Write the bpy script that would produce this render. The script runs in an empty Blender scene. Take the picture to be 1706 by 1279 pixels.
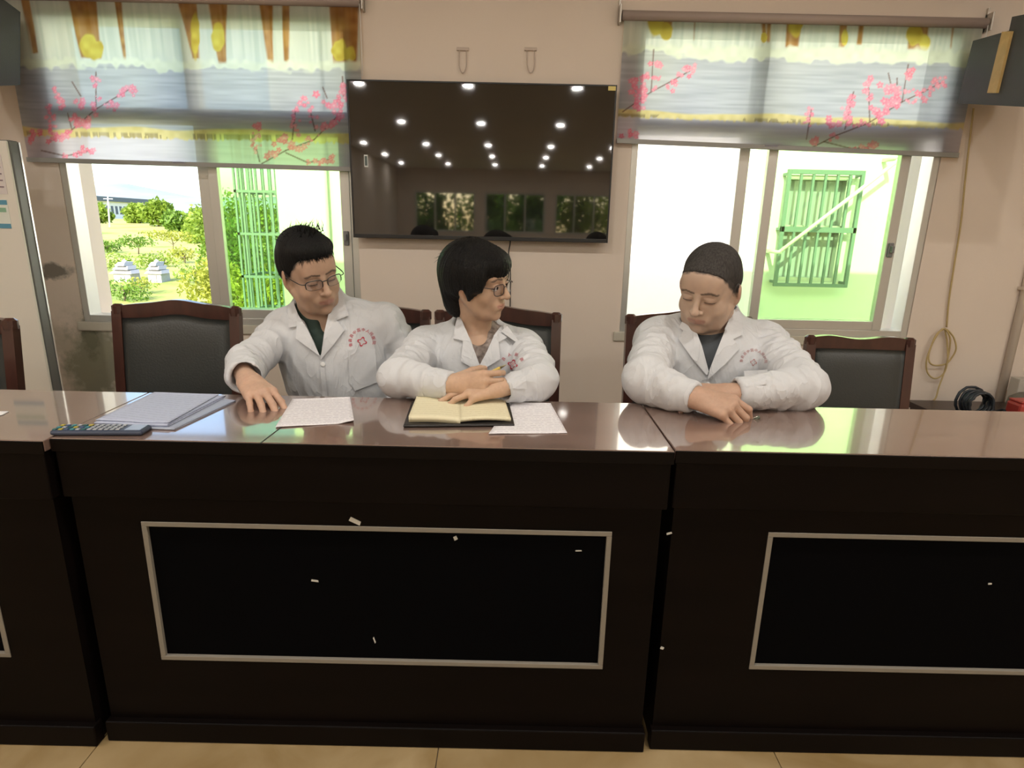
import bpy, bmesh, math, random
import numpy as np
from mathutils import Vector, Matrix
from mathutils.bvhtree import BVHTree

# ---------------------------------------------------------------- camera, sky, sun, exposure
SC = bpy.context.scene
COL = SC.collection
FPX, PITCH, ROLL, EYE = 1000.0, math.radians(14.86), math.radians(1.25), 1.203
_F = np.array([0, math.cos(PITCH), -math.sin(PITCH)])
_U0 = np.array([0, math.sin(PITCH), math.cos(PITCH)])
_R0 = np.array([1.0, 0, 0])
_R = math.cos(ROLL) * _R0 + math.sin(ROLL) * _U0
_U = math.cos(ROLL) * _U0 - math.sin(ROLL) * _R0
_C = np.array([0, 0, EYE])

cam = bpy.data.cameras.new('camera')
cam.sensor_width = 36.0
cam.lens = FPX / 1706 * 36.0
cam.clip_start, cam.clip_end = 0.05, 2000
camo = bpy.data.objects.new('camera', cam)
COL.objects.link(camo)
camo.matrix_world = Matrix(((_R[0], _U[0], -_F[0], 0), (_R[1], _U[1], -_F[1], 0), (_R[2], _U[2], -_F[2], EYE), (0, 0, 0, 1)))
SC.camera = camo

SUN_DIR = Vector((0.22, 1.0, -0.62)).normalized()      # direction the sunlight travels
w = bpy.data.worlds.new('sky')
SC.world = w
w.use_nodes = True
nt = w.node_tree
sky = nt.nodes.new('ShaderNodeTexSky')
sky.sky_type = 'NISHITA'
sky.sun_disc = False
sky.sun_elevation = math.asin(-SUN_DIR.z)
sky.sun_rotation = math.atan2(-SUN_DIR.x, -SUN_DIR.y)
sky.dust_density = 2.0
bg = nt.nodes['Background']
nt.links.new(sky.outputs[0], bg.inputs[0])
bg.inputs[1].default_value = 0.58
sun = bpy.data.lights.new('sun', 'SUN')
sun.energy = 8.5
sun.angle = math.radians(0.6)
sun.color = (1.0, 0.95, 0.86)
suno = bpy.data.objects.new('sun', sun)
COL.objects.link(suno)
suno.location = (-4, -16, 14)
suno.rotation_euler = SUN_DIR.to_track_quat('-Z', 'Y').to_euler()
LAMP_W = 11.5
SC.view_settings.view_transform = 'Standard'
SC.view_settings.look = 'None'
SC.view_settings.exposure = 0.0
SC.view_settings.gamma = 1.0
SC.view_settings.use_curve_mapping = False
SC.cycles.max_bounces = 10
SC.cycles.transparent_max_bounces = 16
SC.cycles.sample_clamp_indirect = 6.0
SC.cycles.caustics_reflective = False
SC.cycles.caustics_refractive = False

# ---------------------------------------------------------------- helpers
def ray(x, y):
    return _F * FPX + _R * (x - 853) - _U * (y - 639.5)
def PY(x, y, Y):
    v = ray(x, y); return _C + v * (Y / v[1])
def PZ(x, y, Z):
    v = ray(x, y); return _C + v * ((Z - EYE) / v[2])
def PX(x, y, X):
    v = ray(x, y); return _C + v * (X / v[0])
def pix(P):
    q = np.asarray(P, float) - _C
    z = q @ _F
    return 853 + FPX * (q @ _R) / z, 639.5 - FPX * (q @ _U) / z, z

MATS = {}
def mat(name, col=(.8, .8, .8), rough=.5, metal=0.0, var=0.0, vscale=8.0, bump=0.0, bscale=60.0, coat=0.0, emit=None, estr=0.0, ior=None, stretch=None, col2=None, spec=None, sheen=0.0):
    if name in MATS: return MATS[name]
    m = bpy.data.materials.new(name); m.use_nodes = True
    t = m.node_tree; b = t.nodes['Principled BSDF']
    b.inputs['Base Color'].default_value = (*col, 1)
    b.inputs['Roughness'].default_value = rough
    b.inputs['Metallic'].default_value = metal
    if ior: b.inputs['IOR'].default_value = ior
    if spec is not None: b.inputs['Specular IOR Level'].default_value = spec
    if sheen: b.inputs['Sheen Weight'].default_value = sheen
    if coat:
        b.inputs['Coat Weight'].default_value = coat
        b.inputs['Coat Roughness'].default_value = .06
    if emit:
        b.inputs['Emission Color'].default_value = (*emit, 1)
        b.inputs['Emission Strength'].default_value = estr
    tc = None
    if var or bump:
        tc = t.nodes.new('ShaderNodeTexCoord'); mp = t.nodes.new('ShaderNodeMapping')
        t.links.new(tc.outputs['Object'], mp.inputs[0])
        if stretch: mp.inputs['Scale'].default_value = stretch
    if var:
        n = t.nodes.new('ShaderNodeTexNoise'); n.inputs['Scale'].default_value = vscale; n.inputs['Detail'].default_value = 6
        t.links.new(mp.outputs[0], n.inputs[0])
        r = t.nodes.new('ShaderNodeValToRGB')
        c2 = col2 or tuple(c * (1 - var) for c in col)
        r.color_ramp.elements[0].position = .32; r.color_ramp.elements[1].position = .68
        r.color_ramp.elements[0].color = (*c2, 1); r.color_ramp.elements[1].color = (*col, 1)
        t.links.new(n.outputs[0], r.inputs[0]); t.links.new(r.outputs[0], b.inputs['Base Color'])
    if bump:
        n2 = t.nodes.new('ShaderNodeTexNoise'); n2.inputs['Scale'].default_value = bscale; n2.inputs['Detail'].default_value = 4
        t.links.new(mp.outputs[0], n2.inputs[0])
        bp = t.nodes.new('ShaderNodeBump'); bp.inputs['Strength'].default_value = bump; bp.inputs['Distance'].default_value = .01
        t.links.new(n2.outputs[0], bp.inputs['Height']); t.links.new(bp.outputs[0], b.inputs['Normal'])
    MATS[name] = m
    return m
def attr_mat(name, rough=.6, bump=0.0, bscale=80, spec=.5, attr='Col', sss=0.0, sheen=0.0):
    m = mat(name, (.8, .8, .8), rough, bump=bump, bscale=bscale, spec=spec, sheen=sheen)
    t = m.node_tree
    a = t.nodes.new('ShaderNodeAttribute'); a.attribute_name = attr
    t.links.new(a.outputs['Color'], t.nodes['Principled BSDF'].inputs['Base Color'])
    if sss:
        b = t.nodes['Principled BSDF']
        b.inputs['Subsurface Weight'].default_value = sss
        b.inputs['Subsurface Radius'].default_value = (.012, .005, .003)
        b.inputs['Subsurface Scale'].default_value = 1.0
    return m

def tag(o, label=None, cat=None, group=None, kind=None):
    if label: o['label'] = label
    if cat: o['category'] = cat
    if group: o['group'] = group
    if kind: o['kind'] = kind
    return o
def empty(name, loc=(0, 0, 0), parent=None, rz=0.0):
    o = bpy.data.objects.new(name, None); o.empty_display_size = .05
    COL.objects.link(o); o.location = loc; o.rotation_euler = (0, 0, rz)
    if parent: o.parent = parent
    return o
def link(name, me, material=None, parent=None, loc=None):
    """links a mesh; vertices are in world space unless loc is given, the parent only carries it along"""
    o = bpy.data.objects.new(name, me); COL.objects.link(o)
    if material is not None and not me.materials: me.materials.append(material)
    if parent is not None:
        o.parent = parent
        o.matrix_parent_inverse = Matrix.Translation(world_loc(parent)).inverted() if loc is None else Matrix()
    if loc is not None: o.location = loc
    return o
def world_loc(o):
    v = Vector(o.location); p = o.parent
    if p is not None:
        v = v + (world_loc(p) if o.matrix_parent_inverse == Matrix() else Vector((0, 0, 0)))
    return v
def raw(name, verts, faces, smooth=False):
    me = bpy.data.meshes.new(name)
    verts = np.asarray(verts, np.float32)
    if isinstance(faces, np.ndarray):
        n, k = faces.shape
        me.vertices.add(len(verts)); me.vertices.foreach_set('co', verts.ravel())
        me.loops.add(n * k); me.loops.foreach_set('vertex_index', faces.astype(np.int32).ravel())
        me.polygons.add(n); me.polygons.foreach_set('loop_start', np.arange(0, n * k, k, dtype=np.int32))
        me.update(calc_edges=True); me.validate()
    else:
        me.from_pydata([tuple(map(float, v)) for v in verts], [], faces); me.update()
    if smooth: me.polygons.foreach_set('use_smooth', np.ones(len(me.polygons), bool))
    return me
class MB:
    """collects boxes, prisms, tubes and lathes; build() links them as one mesh"""
    def __init__(s): s.bm = bmesh.new(); s.sm = False
    def box(s, x0, x1, y0, y1, z0, z1, bev=0.0, M=None):
        r = bmesh.ops.create_cube(s.bm, size=1.0)
        vs = r['verts']
        for v in vs:
            v.co = Vector(((x0 + x1) / 2 + v.co.x * (x1 - x0), (y0 + y1) / 2 + v.co.y * (y1 - y0), (z0 + z1) / 2 + v.co.z * (z1 - z0)))
        if bev:
            es = list({e for v in vs for e in v.link_edges})
            r2 = bmesh.ops.bevel(s.bm, geom=es, offset=bev, segments=2, profile=.5, affect='EDGES')
            vs = list({v for f in r2['faces'] for v in f.verts} | {v for v in vs if v.is_valid})
        if M is not None:
            for v in vs: v.co = M @ v.co
        return s
    def prism(s, pts, off):
        """polygon of 3D points extruded by the vector off"""
        off = Vector(off)
        a = [s.bm.verts.new(Vector(p)) for p in pts]; b = [s.bm.verts.new(Vector(p) + off) for p in pts]
        n = len(pts)
        s.bm.faces.new(a); s.bm.faces.new(b[::-1])
        for i in range(n): s.bm.faces.new((a[i], b[i], b[(i + 1) % n], a[(i + 1) % n]))
        return s
    def tube(s, pts, r, seg=8, closed=False, cap=True):
        pts = [Vector(p) for p in pts]; n = len(pts)
        rr = r if isinstance(r, (list, tuple)) else [r] * n
        rings = []; up = None
        for i, p in enumerate(pts):
            if closed: t = (pts[(i + 1) % n] - pts[i - 1])
            else: t = pts[min(i + 1, n - 1)] - pts[max(i - 1, 0)]
            t.normalize()
            if up is None:
                up = Vector((0, 0, 1)) if abs(t.z) < .9 else Vector((1, 0, 0))
            u = (up - t * up.dot(t)).normalized(); up = u; v = t.cross(u)
            rings.append([s.bm.verts.new(p + (u * math.cos(a) + v * math.sin(a)) * rr[i]) for a in [2 * math.pi * k / seg for k in range(seg)]])
        for i in range(n if closed else n - 1):
            A, B = rings[i], rings[(i + 1) % n]
            for k in range(seg): s.bm.faces.new((A[k], A[(k + 1) % seg], B[(k + 1) % seg], B[k]))
        if cap and not closed:
            s.bm.faces.new(rings[0][::-1]); s.bm.faces.new(rings[-1])
        s.sm = True
        return s
    def lathe(s, prof, c=(0, 0, 0), seg=24):
        rings = [[s.bm.verts.new((c[0] + r * math.cos(2 * math.pi * k / seg), c[1] + r * math.sin(2 * math.pi * k / seg), c[2] + z)) for k in range(seg)] for r, z in prof]
        for A, B in zip(rings, rings[1:]):
            for k in range(seg): s.bm.faces.new((A[k], A[(k + 1) % seg], B[(k + 1) % seg], B[k]))
        s.bm.faces.new(rings[0][::-1]); s.bm.faces.new(rings[-1])
        return s
    def mesh(s, name, smooth=None):
        bmesh.ops.recalc_face_normals(s.bm, faces=s.bm.faces[:])
        me = bpy.data.meshes.new(name); s.bm.to_mesh(me); s.bm.free()
        if s.sm if smooth is None else smooth:
            for p in me.polygons: p.use_smooth = True
        return me
    def build(s, name, material, parent=None, smooth=None, loc=None):
        return link(name, s.mesh(name, smooth), material, parent, loc)
def rnd_curve(pts, n=8):
    """Catmull-Rom through 3D points"""
    P = [Vector(p) for p in pts]; P = [P[0] * 2 - P[1]] + P + [P[-1] * 2 - P[-2]]; out = []
    for i in range(1, len(P) - 2):
        for k in range(n):
            t = k / n; a, b, c, d = P[i - 1:i + 3]
            out.append(.5 * ((2 * b) + (c - a) * t + (2 * a - 5 * b + 4 * c - d) * t * t + (3 * b - a - 3 * c + d) * t ** 3))
    out.append(P[-2]); return out
def vnoise(p, seed=0):
    """smooth value noise on an (N,3) array, -1..1"""
    i = np.floor(p).astype(np.int64); f = p - i; f = f * f * (3 - 2 * f)
    def hsh(a, b, c):
        n = (a * 73856093) ^ (b * 19349663) ^ (c * 83492791) ^ (seed * 2654435761)
        n = (n ^ (n >> 13)) * 1274126177 & 0x7fffffff
        return (n % 10007) / 5003.5 - 1
    r = 0
    for dx in (0, 1):
        for dy in (0, 1):
            for dz in (0, 1):
                wgt = (f[:, 0] if dx else 1 - f[:, 0]) * (f[:, 1] if dy else 1 - f[:, 1]) * (f[:, 2] if dz else 1 - f[:, 2])
                r = r + wgt * hsh(i[:, 0] + dx, i[:, 1] + dy, i[:, 2] + dz)
    return r
def set_col(me, cols):
    a = me.color_attributes.new('Col', 'FLOAT_COLOR', 'POINT')
    c = np.ones((len(me.vertices), 4), np.float32); c[:, :3] = cols
    a.data.foreach_set('color', c.ravel())
random.seed(7); np.random.seed(7)
# ---------------------------------------------------------------- room shell
WY0, WY1 = 3.05, 3.29          # inner and outer face of the window wall
XL, XR, YR, ZC = -3.6, 3.5, -13.2, 2.8
M_wall = mat('wall_paint', (.80, .70, .61), .75, var=.10, vscale=1.4, bump=.08, bscale=30)
M_alu = mat('aluminium_frame', (.62, .62, .58), .35, metal=.55)
M_white = mat('white_plastic', (.8, .79, .76), .4)

def wall_with_holes(name, holes, x0, x1, y0, y1, z0, z1, material):
    mb = MB(); xs = sorted({x0, x1} | {h[0] for h in holes} | {h[1] for h in holes}); zs = sorted({z0, z1} | {h[2] for h in holes} | {h[3] for h in holes})
    def solid(i, j):
        if i < 0 or j < 0 or i >= len(xs) - 1 or j >= len(zs) - 1: return False
        cx, cz = (xs[i] + xs[i + 1]) / 2, (zs[j] + zs[j + 1]) / 2
        return not any(h[0] < cx < h[1] and h[2] < cz < h[3] for h in holes)
    bm = mb.bm
    V = {}
    def v(x, y, z):
        k = (x, y, z)
        if k not in V: V[k] = bm.verts.new(k)
        return V[k]
    for i in range(len(xs) - 1):
        for j in range(len(zs) - 1):
            if not solid(i, j): continue
            a, b, c, d = xs[i], xs[i + 1], zs[j], zs[j + 1]
            bm.faces.new((v(a, y0, c), v(b, y0, c), v(b, y0, d), v(a, y0, d)))
            bm.faces.new((v(a, y1, c), v(a, y1, d), v(b, y1, d), v(b, y1, c)))
            if not solid(i - 1, j): bm.faces.new((v(a, y0, c), v(a, y0, d), v(a, y1, d), v(a, y1, c)))
            if not solid(i + 1, j): bm.faces.new((v(b, y0, c), v(b, y1, c), v(b, y1, d), v(b, y0, d)))
            if not solid(i, j - 1): bm.faces.new((v(a, y0, c), v(a, y1, c), v(b, y1, c), v(b, y0, c)))
            if not solid(i, j + 1): bm.faces.new((v(a, y0, d), v(b, y0, d), v(b, y1, d), v(a, y1, d)))
    return tag(mb.build(name, material, smooth=False), kind='structure')

W1 = (-2.205, -0.775, 0.665, 2.10)
W2 = (0.545, 2.02, 0.672, 2.10)
# wall paint of the window wall: plain paint with mould and damp stains below and beside the left window
def stained_wall():
    m = mat('wall_paint_stained', (.70, .60, .52), .75, bump=.08, bscale=30)
    t = m.node_tree; b = t.nodes['Principled BSDF']
    tc = t.nodes.new('ShaderNodeTexCoord')
    def mask(loc, sc, ns, thr, amt):
        mp = t.nodes.new('ShaderNodeMapping'); mp.vector_type = 'TEXTURE'
        mp.inputs['Location'].default_value = loc; mp.inputs['Scale'].default_value = sc
        t.links.new(tc.outputs['Object'], mp.inputs[0])
        g = t.nodes.new('ShaderNodeTexGradient'); g.gradient_type = 'SPHERICAL'; t.links.new(mp.outputs[0], g.inputs[0])
        n = t.nodes.new('ShaderNodeTexNoise'); n.inputs['Scale'].default_value = ns; n.inputs['Detail'].default_value = 8; n.inputs['Roughness'].default_value = .65
        t.links.new(tc.outputs['Object'], n.inputs[0])
        a = t.nodes.new('ShaderNodeMath'); a.operation = 'MULTIPLY'; t.links.new(g.outputs['Fac'], a.inputs[0]); t.links.new(n.outputs[0], a.inputs[1])
        r = t.nodes.new('ShaderNodeMapRange'); r.inputs[1].default_value = thr; r.inputs[2].default_value = thr + .12; r.inputs[4].default_value = amt
        t.links.new(a.outputs[0], r.inputs[0]); return r.outputs[0]
    n = t.nodes.new('ShaderNodeTexNoise'); n.inputs['Scale'].default_value = 1.6; n.inputs['Detail'].default_value = 5
    t.links.new(tc.outputs['Object'], n.inputs[0])
    rp = t.nodes.new('ShaderNodeValToRGB'); rp.color_ramp.elements[0].color = (.75, .64, .54, 1); rp.color_ramp.elements[1].color = (.82, .72, .63, 1)
    t.links.new(n.outputs[0], rp.inputs[0])
    cur = rp.outputs[0]
    p1 = PY(160, 605, WY0); p2 = PY(150, 560, WY0); p3 = PY(86, 452, WY0); p4 = PY(130, 590, WY0)
    for (p, s, ns, thr, amt, c) in [(p1, (.32, .4, .42), 9, .2, .75, (.12, .14, .08, 1)), (p2, (.09, .4, .26), 22, .22, .9, (.06, .07, .04, 1)),
                                    (p3, (.2, .4, .085), 14, .2, .85, (.13, .12, .10, 1)), (p4, (.5, .4, .5), 5, .26, .5, (.35, .33, .22, 1))]:
        mx = t.nodes.new('ShaderNodeMix'); mx.data_type = 'RGBA'
        t.links.new(mask(tuple(p), s, ns, thr, amt), mx.inputs[0]); t.links.new(cur, mx.inputs[6]); mx.inputs[7].default_value = c
        cur = mx.outputs[2]
    t.links.new(cur, b.inputs['Base Color'])
    return m
wall_front = wall_with_holes('wall_front', [W1, W2], XL - .2, XR + .2, WY0, WY1, -2.5, 3.0, stained_wall())
RW = [(-3.1, -1.25, .95, 2.14), (-.95, .9, .95, 2.14), (1.2, 3.0, .95, 2.14)]
wall_rear = wall_with_holes('wall_rear', RW, XL - .2, XR + .2, YR - .24, YR, -2.5, 3.0, M_wall)
tag(MB().box(XL - .2, XL, YR, WY0, -2.5, 3.0).build('wall_left', M_wall), kind='structure')
tag(MB().box(XR, XR + .2, YR, WY0, -2.5, 3.0).build('wall_right', M_wall), kind='structure')
M_ceil = mat('ceiling_paint', (.78, .76, .72), .8, var=.05, vscale=1.0)
tag(MB().box(XL, XR, YR, WY0, ZC, ZC + .2).build('ceiling', M_ceil), kind='structure')
roof = MB().box(XL - .35, XR + .35, YR - .35, WY1 + .10, 3.0, 3.27)
tag(roof.build('roof', mat('concrete', (.5, .49, .46), .9, var=.2)), kind='structure')
tag(MB().box(XL, XR, WY0 - .05, WY0, 2.235, 2.29, .006).box(XL, XR, WY0 - .035, WY0, 2.29, 2.31).build('trim_1', mat('cornice_wood', (.09, .045, .03), .5, var=.3)), kind='structure')
# floor: slab + tiles
M_grout = mat('grout', (.16, .12, .08), .9)
flo = tag(MB().box(XL, XR, YR, WY0, -.2, -.004).build('floor', M_grout), kind='structure')
M_tile = mat('floor_tile', (.46, .34, .185), .22, var=.0)
t = M_tile.node_tree; b = t.nodes['Principled BSDF']
oi = t.nodes.new('ShaderNodeObjectInfo'); tc = t.nodes.new('ShaderNodeTexCoord')
va = t.nodes.new('ShaderNodeVectorMath'); va.operation = 'ADD'
sc_ = t.nodes.new('ShaderNodeVectorMath'); sc_.operation = 'SCALE'; sc_.inputs['Scale'].default_value = 1.0
t.links.new(oi.outputs['Location'], sc_.inputs[0]); t.links.new(tc.outputs['Object'], va.inputs[0]); t.links.new(sc_.outputs[0], va.inputs[1])
n = t.nodes.new('ShaderNodeTexNoise'); n.inputs['Scale'].default_value = 3.0; n.inputs['Detail'].default_value = 8; n.inputs['Distortion'].default_value = 1.6
t.links.new(va.outputs[0], n.inputs[0])
rp = t.nodes.new('ShaderNodeValToRGB'); rp.color_ramp.elements[0].position = .3; rp.color_ramp.elements[1].position = .7
rp.color_ramp.elements[0].color = (.27, .18, .075, 1); rp.color_ramp.elements[1].color = (.42, .31, .165, 1)
t.links.new(n.outputs[0], rp.inputs[0]); t.links.new(rp.outputs[0], b.inputs['Base Color'])
tx = PZ(728, 1262, 0)[0]
x = tx
while x - .8 > XL: x -= .8
tile_me = {}
xi = [XL] + [x + .8 * k for k in range(20) if x + .8 * k < XR] + [XR]
yi = [YR] + [YR + .5 + .8 * k for k in range(30) if YR + .5 + .8 * k < WY0] + [WY0]
for a, b_ in zip(xi, xi[1:]):
    for c, d in zip(yi, yi[1:]):
        if b_ - a < .02 or d - c < .02: continue
        key = (round(b_ - a, 3), round(d - c, 3))
        if key not in tile_me:
            hx, hy = (b_ - a) / 2 - .001, (d - c) / 2 - .001
            me = MB().box(-hx, hx, -hy, hy, -.012, 0, .0012).mesh('tile'); me.materials.append(M_tile); tile_me[key] = me
        link('tile', tile_me[key], None, flo, loc=((a + b_) / 2, (c + d) / 2, 0))

# ---------------------------------------------------------------- windows
def glass_mat(name, tint, gloss=.06):
    m = bpy.data.materials.new(name); m.use_nodes = True; t = m.node_tree
    for n in list(t.nodes):
        if n.type != 'OUTPUT_MATERIAL': t.nodes.remove(n)
    out = [n for n in t.nodes if n.type == 'OUTPUT_MATERIAL'][0]
    tr = t.nodes.new('ShaderNodeBsdfTransparent'); tr.inputs[0].default_value = (*tint, 1)
    gl = t.nodes.new('ShaderNodeBsdfGlossy'); gl.inputs['Roughness'].default_value = .02
    mx = t.nodes.new('ShaderNodeMixShader'); mx.inputs[0].default_value = gloss
    t.links.new(tr.outputs[0], mx.inputs[1]); t.links.new(gl.outputs[0], mx.inputs[2]); t.links.new(mx.outputs[0], out.inputs[0])
    return m
M_green = glass_mat('green_tinted_glass', (.86, .975, .80), .04)
M_clear = glass_mat('clear_glass', (.93, .96, .94), .05)

def frame_rect(mb, x0, x1, z0, z1, y0, y1, wl, wr, wb, wt):
    mb.box(x0, x0 + wl, y0, y1, z0, z1, .002).box(x1 - wr, x1, y0, y1, z0, z1, .002)
    mb.box(x0 + wl, x1 - wr, y0, y1, z0, z0 + wb, .002).box(x0 + wl, x1 - wr, y0, y1, z1 - wt, z1, .002)
def sash(win, x0, x1, z0, z1, y0, y1, wst, lab, latch=None):
    s = empty('sash', (0, 0, 0), win); s.matrix_parent_inverse = Matrix.Translation(Vector(win.location)).inverted()
    s['label'] = lab
    fr = MB(); frame_rect(fr, x0, x1, z0, z1, y0, y1, wst, wst, .045, .045)
    o = fr.build('sash_frame', M_alu); o.parent = s
    p = MB().box(x0 + wst - .004, x1 - wst + .004, (y0 + y1) / 2 - .002, (y0 + y1) / 2 + .002, z0 + .04, z1 - .04).build('pane', M_green); p.parent = s
    if latch:
        lz = latch
        k = MB().box(x1 - wst + .008, x1 - .012, y0 - .012, y0, lz - .035, lz + .035, .004).box(x1 - wst + .014, x1 - .018, y0 - .03, y0 - .01, lz - .012, lz + .02, .003).build('latch', mat('latch_grey', (.2, .2, .2), .4)); k.parent = s
def window(name, W, split, sA, sB, lab):
    x0, x1, z0, z1 = W
    win = tag(empty(name, ((x0 + x1) / 2, WY0, z0)), lab, 'window', kind='structure')
    f = MB(); frame_rect(f, x0, x1, z0, z1, WY0 + .005, WY0 + .095, .032, .032, .045, .04)
    f.build('outer_frame', M_alu, win)
    MB().box(x0 + .03, x1 - .03, WY0 + .015, WY0 + .085, 1.635, 1.70, .003).build('transom', M_alu, win)
    MB().box(split - .028, split + .028, WY0 + .02, WY0 + .08, 1.70, z1 - .035, .003).build('mullion', M_alu, win)
    for a, c in ((x0 + .03, split - .026), (split + .026, x1 - .03)):
        MB().box(a, c, WY0 + .048, WY0 + .052, 1.695, z1 - .03).build('pane', M_clear, win)
    sash(win, *sA, z0 + .045, 1.64, WY0 + .056, WY0 + .088, .05, 'rear sliding sash with green glass')
    sash(win, *sB, z0 + .045, 1.64, WY0 + .012, WY0 + .044, .045, 'front sliding sash with green glass', latch=1.12)
    MB().box(x0 - .03, x1 + .03, WY0 - .012, WY0 + .004, z0 - .035, z0 + .012, .004).build('sill', mat('sill_cream', (.62, .58, .48), .5, var=.15), win)
    return win
window('window_1', W1, -1.535, (-1.565, -.815), (-1.495, -.812), 'left sliding window with green glass, hills and graves in its open half')
window('window_2', W2, 1.13, (1.08, 1.914), (1.205, 1.885), 'right sliding window, its green panes pushed to the right')
for i, (a, c, d, e) in enumerate(RW):
    win = tag(empty('window_%d' % (i + 3), ((a + c) / 2, YR, d)), 'window in the far rear wall mirrored in the television', 'window', group='rear windows', kind='structure')
    f = MB(); frame_rect(f, a, c, d, e, YR - .12, YR - .05, .05, .05, .05, .05)
    for k in (1, 2): f.box(a + (c - a) * k / 3 - .025, a + (c - a) * k / 3 + .025, YR - .11, YR - .06, d + .05, e - .05)
    f.build('outer_frame', M_alu, win)
    MB().box(a + .05, c - .05, YR - .088, YR - .084, d + .05, e - .05).build('pane', M_clear, win)

# ---------------------------------------------------------------- roller blinds
def blind_mat():
    m = bpy.data.materials.new('printed_blind_fabric'); m.use_nodes = True; t = m.node_tree
    for n in list(t.nodes):
        if n.type != 'OUTPUT_MATERIAL': t.nodes.remove(n)
    out = [n for n in t.nodes if n.type == 'OUTPUT_MATERIAL'][0]
    a = t.nodes.new('ShaderNodeAttribute'); a.attribute_name = 'Col'
    df = t.nodes.new('ShaderNodeBsdfDiffuse'); tl = t.nodes.new('ShaderNodeBsdfTranslucent'); tp = t.nodes.new('ShaderNodeBsdfTransparent')
    mul = t.nodes.new('ShaderNodeMix'); mul.data_type = 'RGBA'; mul.blend_type = 'MULTIPLY'; mul.inputs[0].default_value = 1
    mul.inputs[7].default_value = (.8, .8, .8, 1)
    t.links.new(a.outputs['Color'], mul.inputs[6]); t.links.new(mul.outputs[2], df.inputs[0]); t.links.new(a.outputs['Color'], tl.inputs[0]); t.links.new(a.outputs['Color'], tp.inputs[0])
    m1 = t.nodes.new('ShaderNodeMixShader'); m1.inputs[0].default_value = .70
    m2 = t.nodes.new('ShaderNodeMixShader'); m2.inputs[0].default_value = .10
    t.links.new(df.outputs[0], m1.inputs[1]); t.links.new(tl.outputs[0], m1.inputs[2])
    t.links.new(m1.outputs[0], m2.inputs[1]); t.links.new(tp.outputs[0], m2.inputs[2]); t.links.new(m2.outputs[0], out.inputs[0])
    return m
M_blind = blind_mat()
YB = 3.026
def seg_d(px, py, ax, ay, bx, by):
    dx, dy = bx - ax, by - ay; L = dx * dx + dy * dy + 1e-9
    t = np.clip(((px - ax) * dx + (py - ay) * dy) / L, 0, 1)
    return np.hypot(px - ax - t * dx, py - ay - t * dy)
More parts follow.
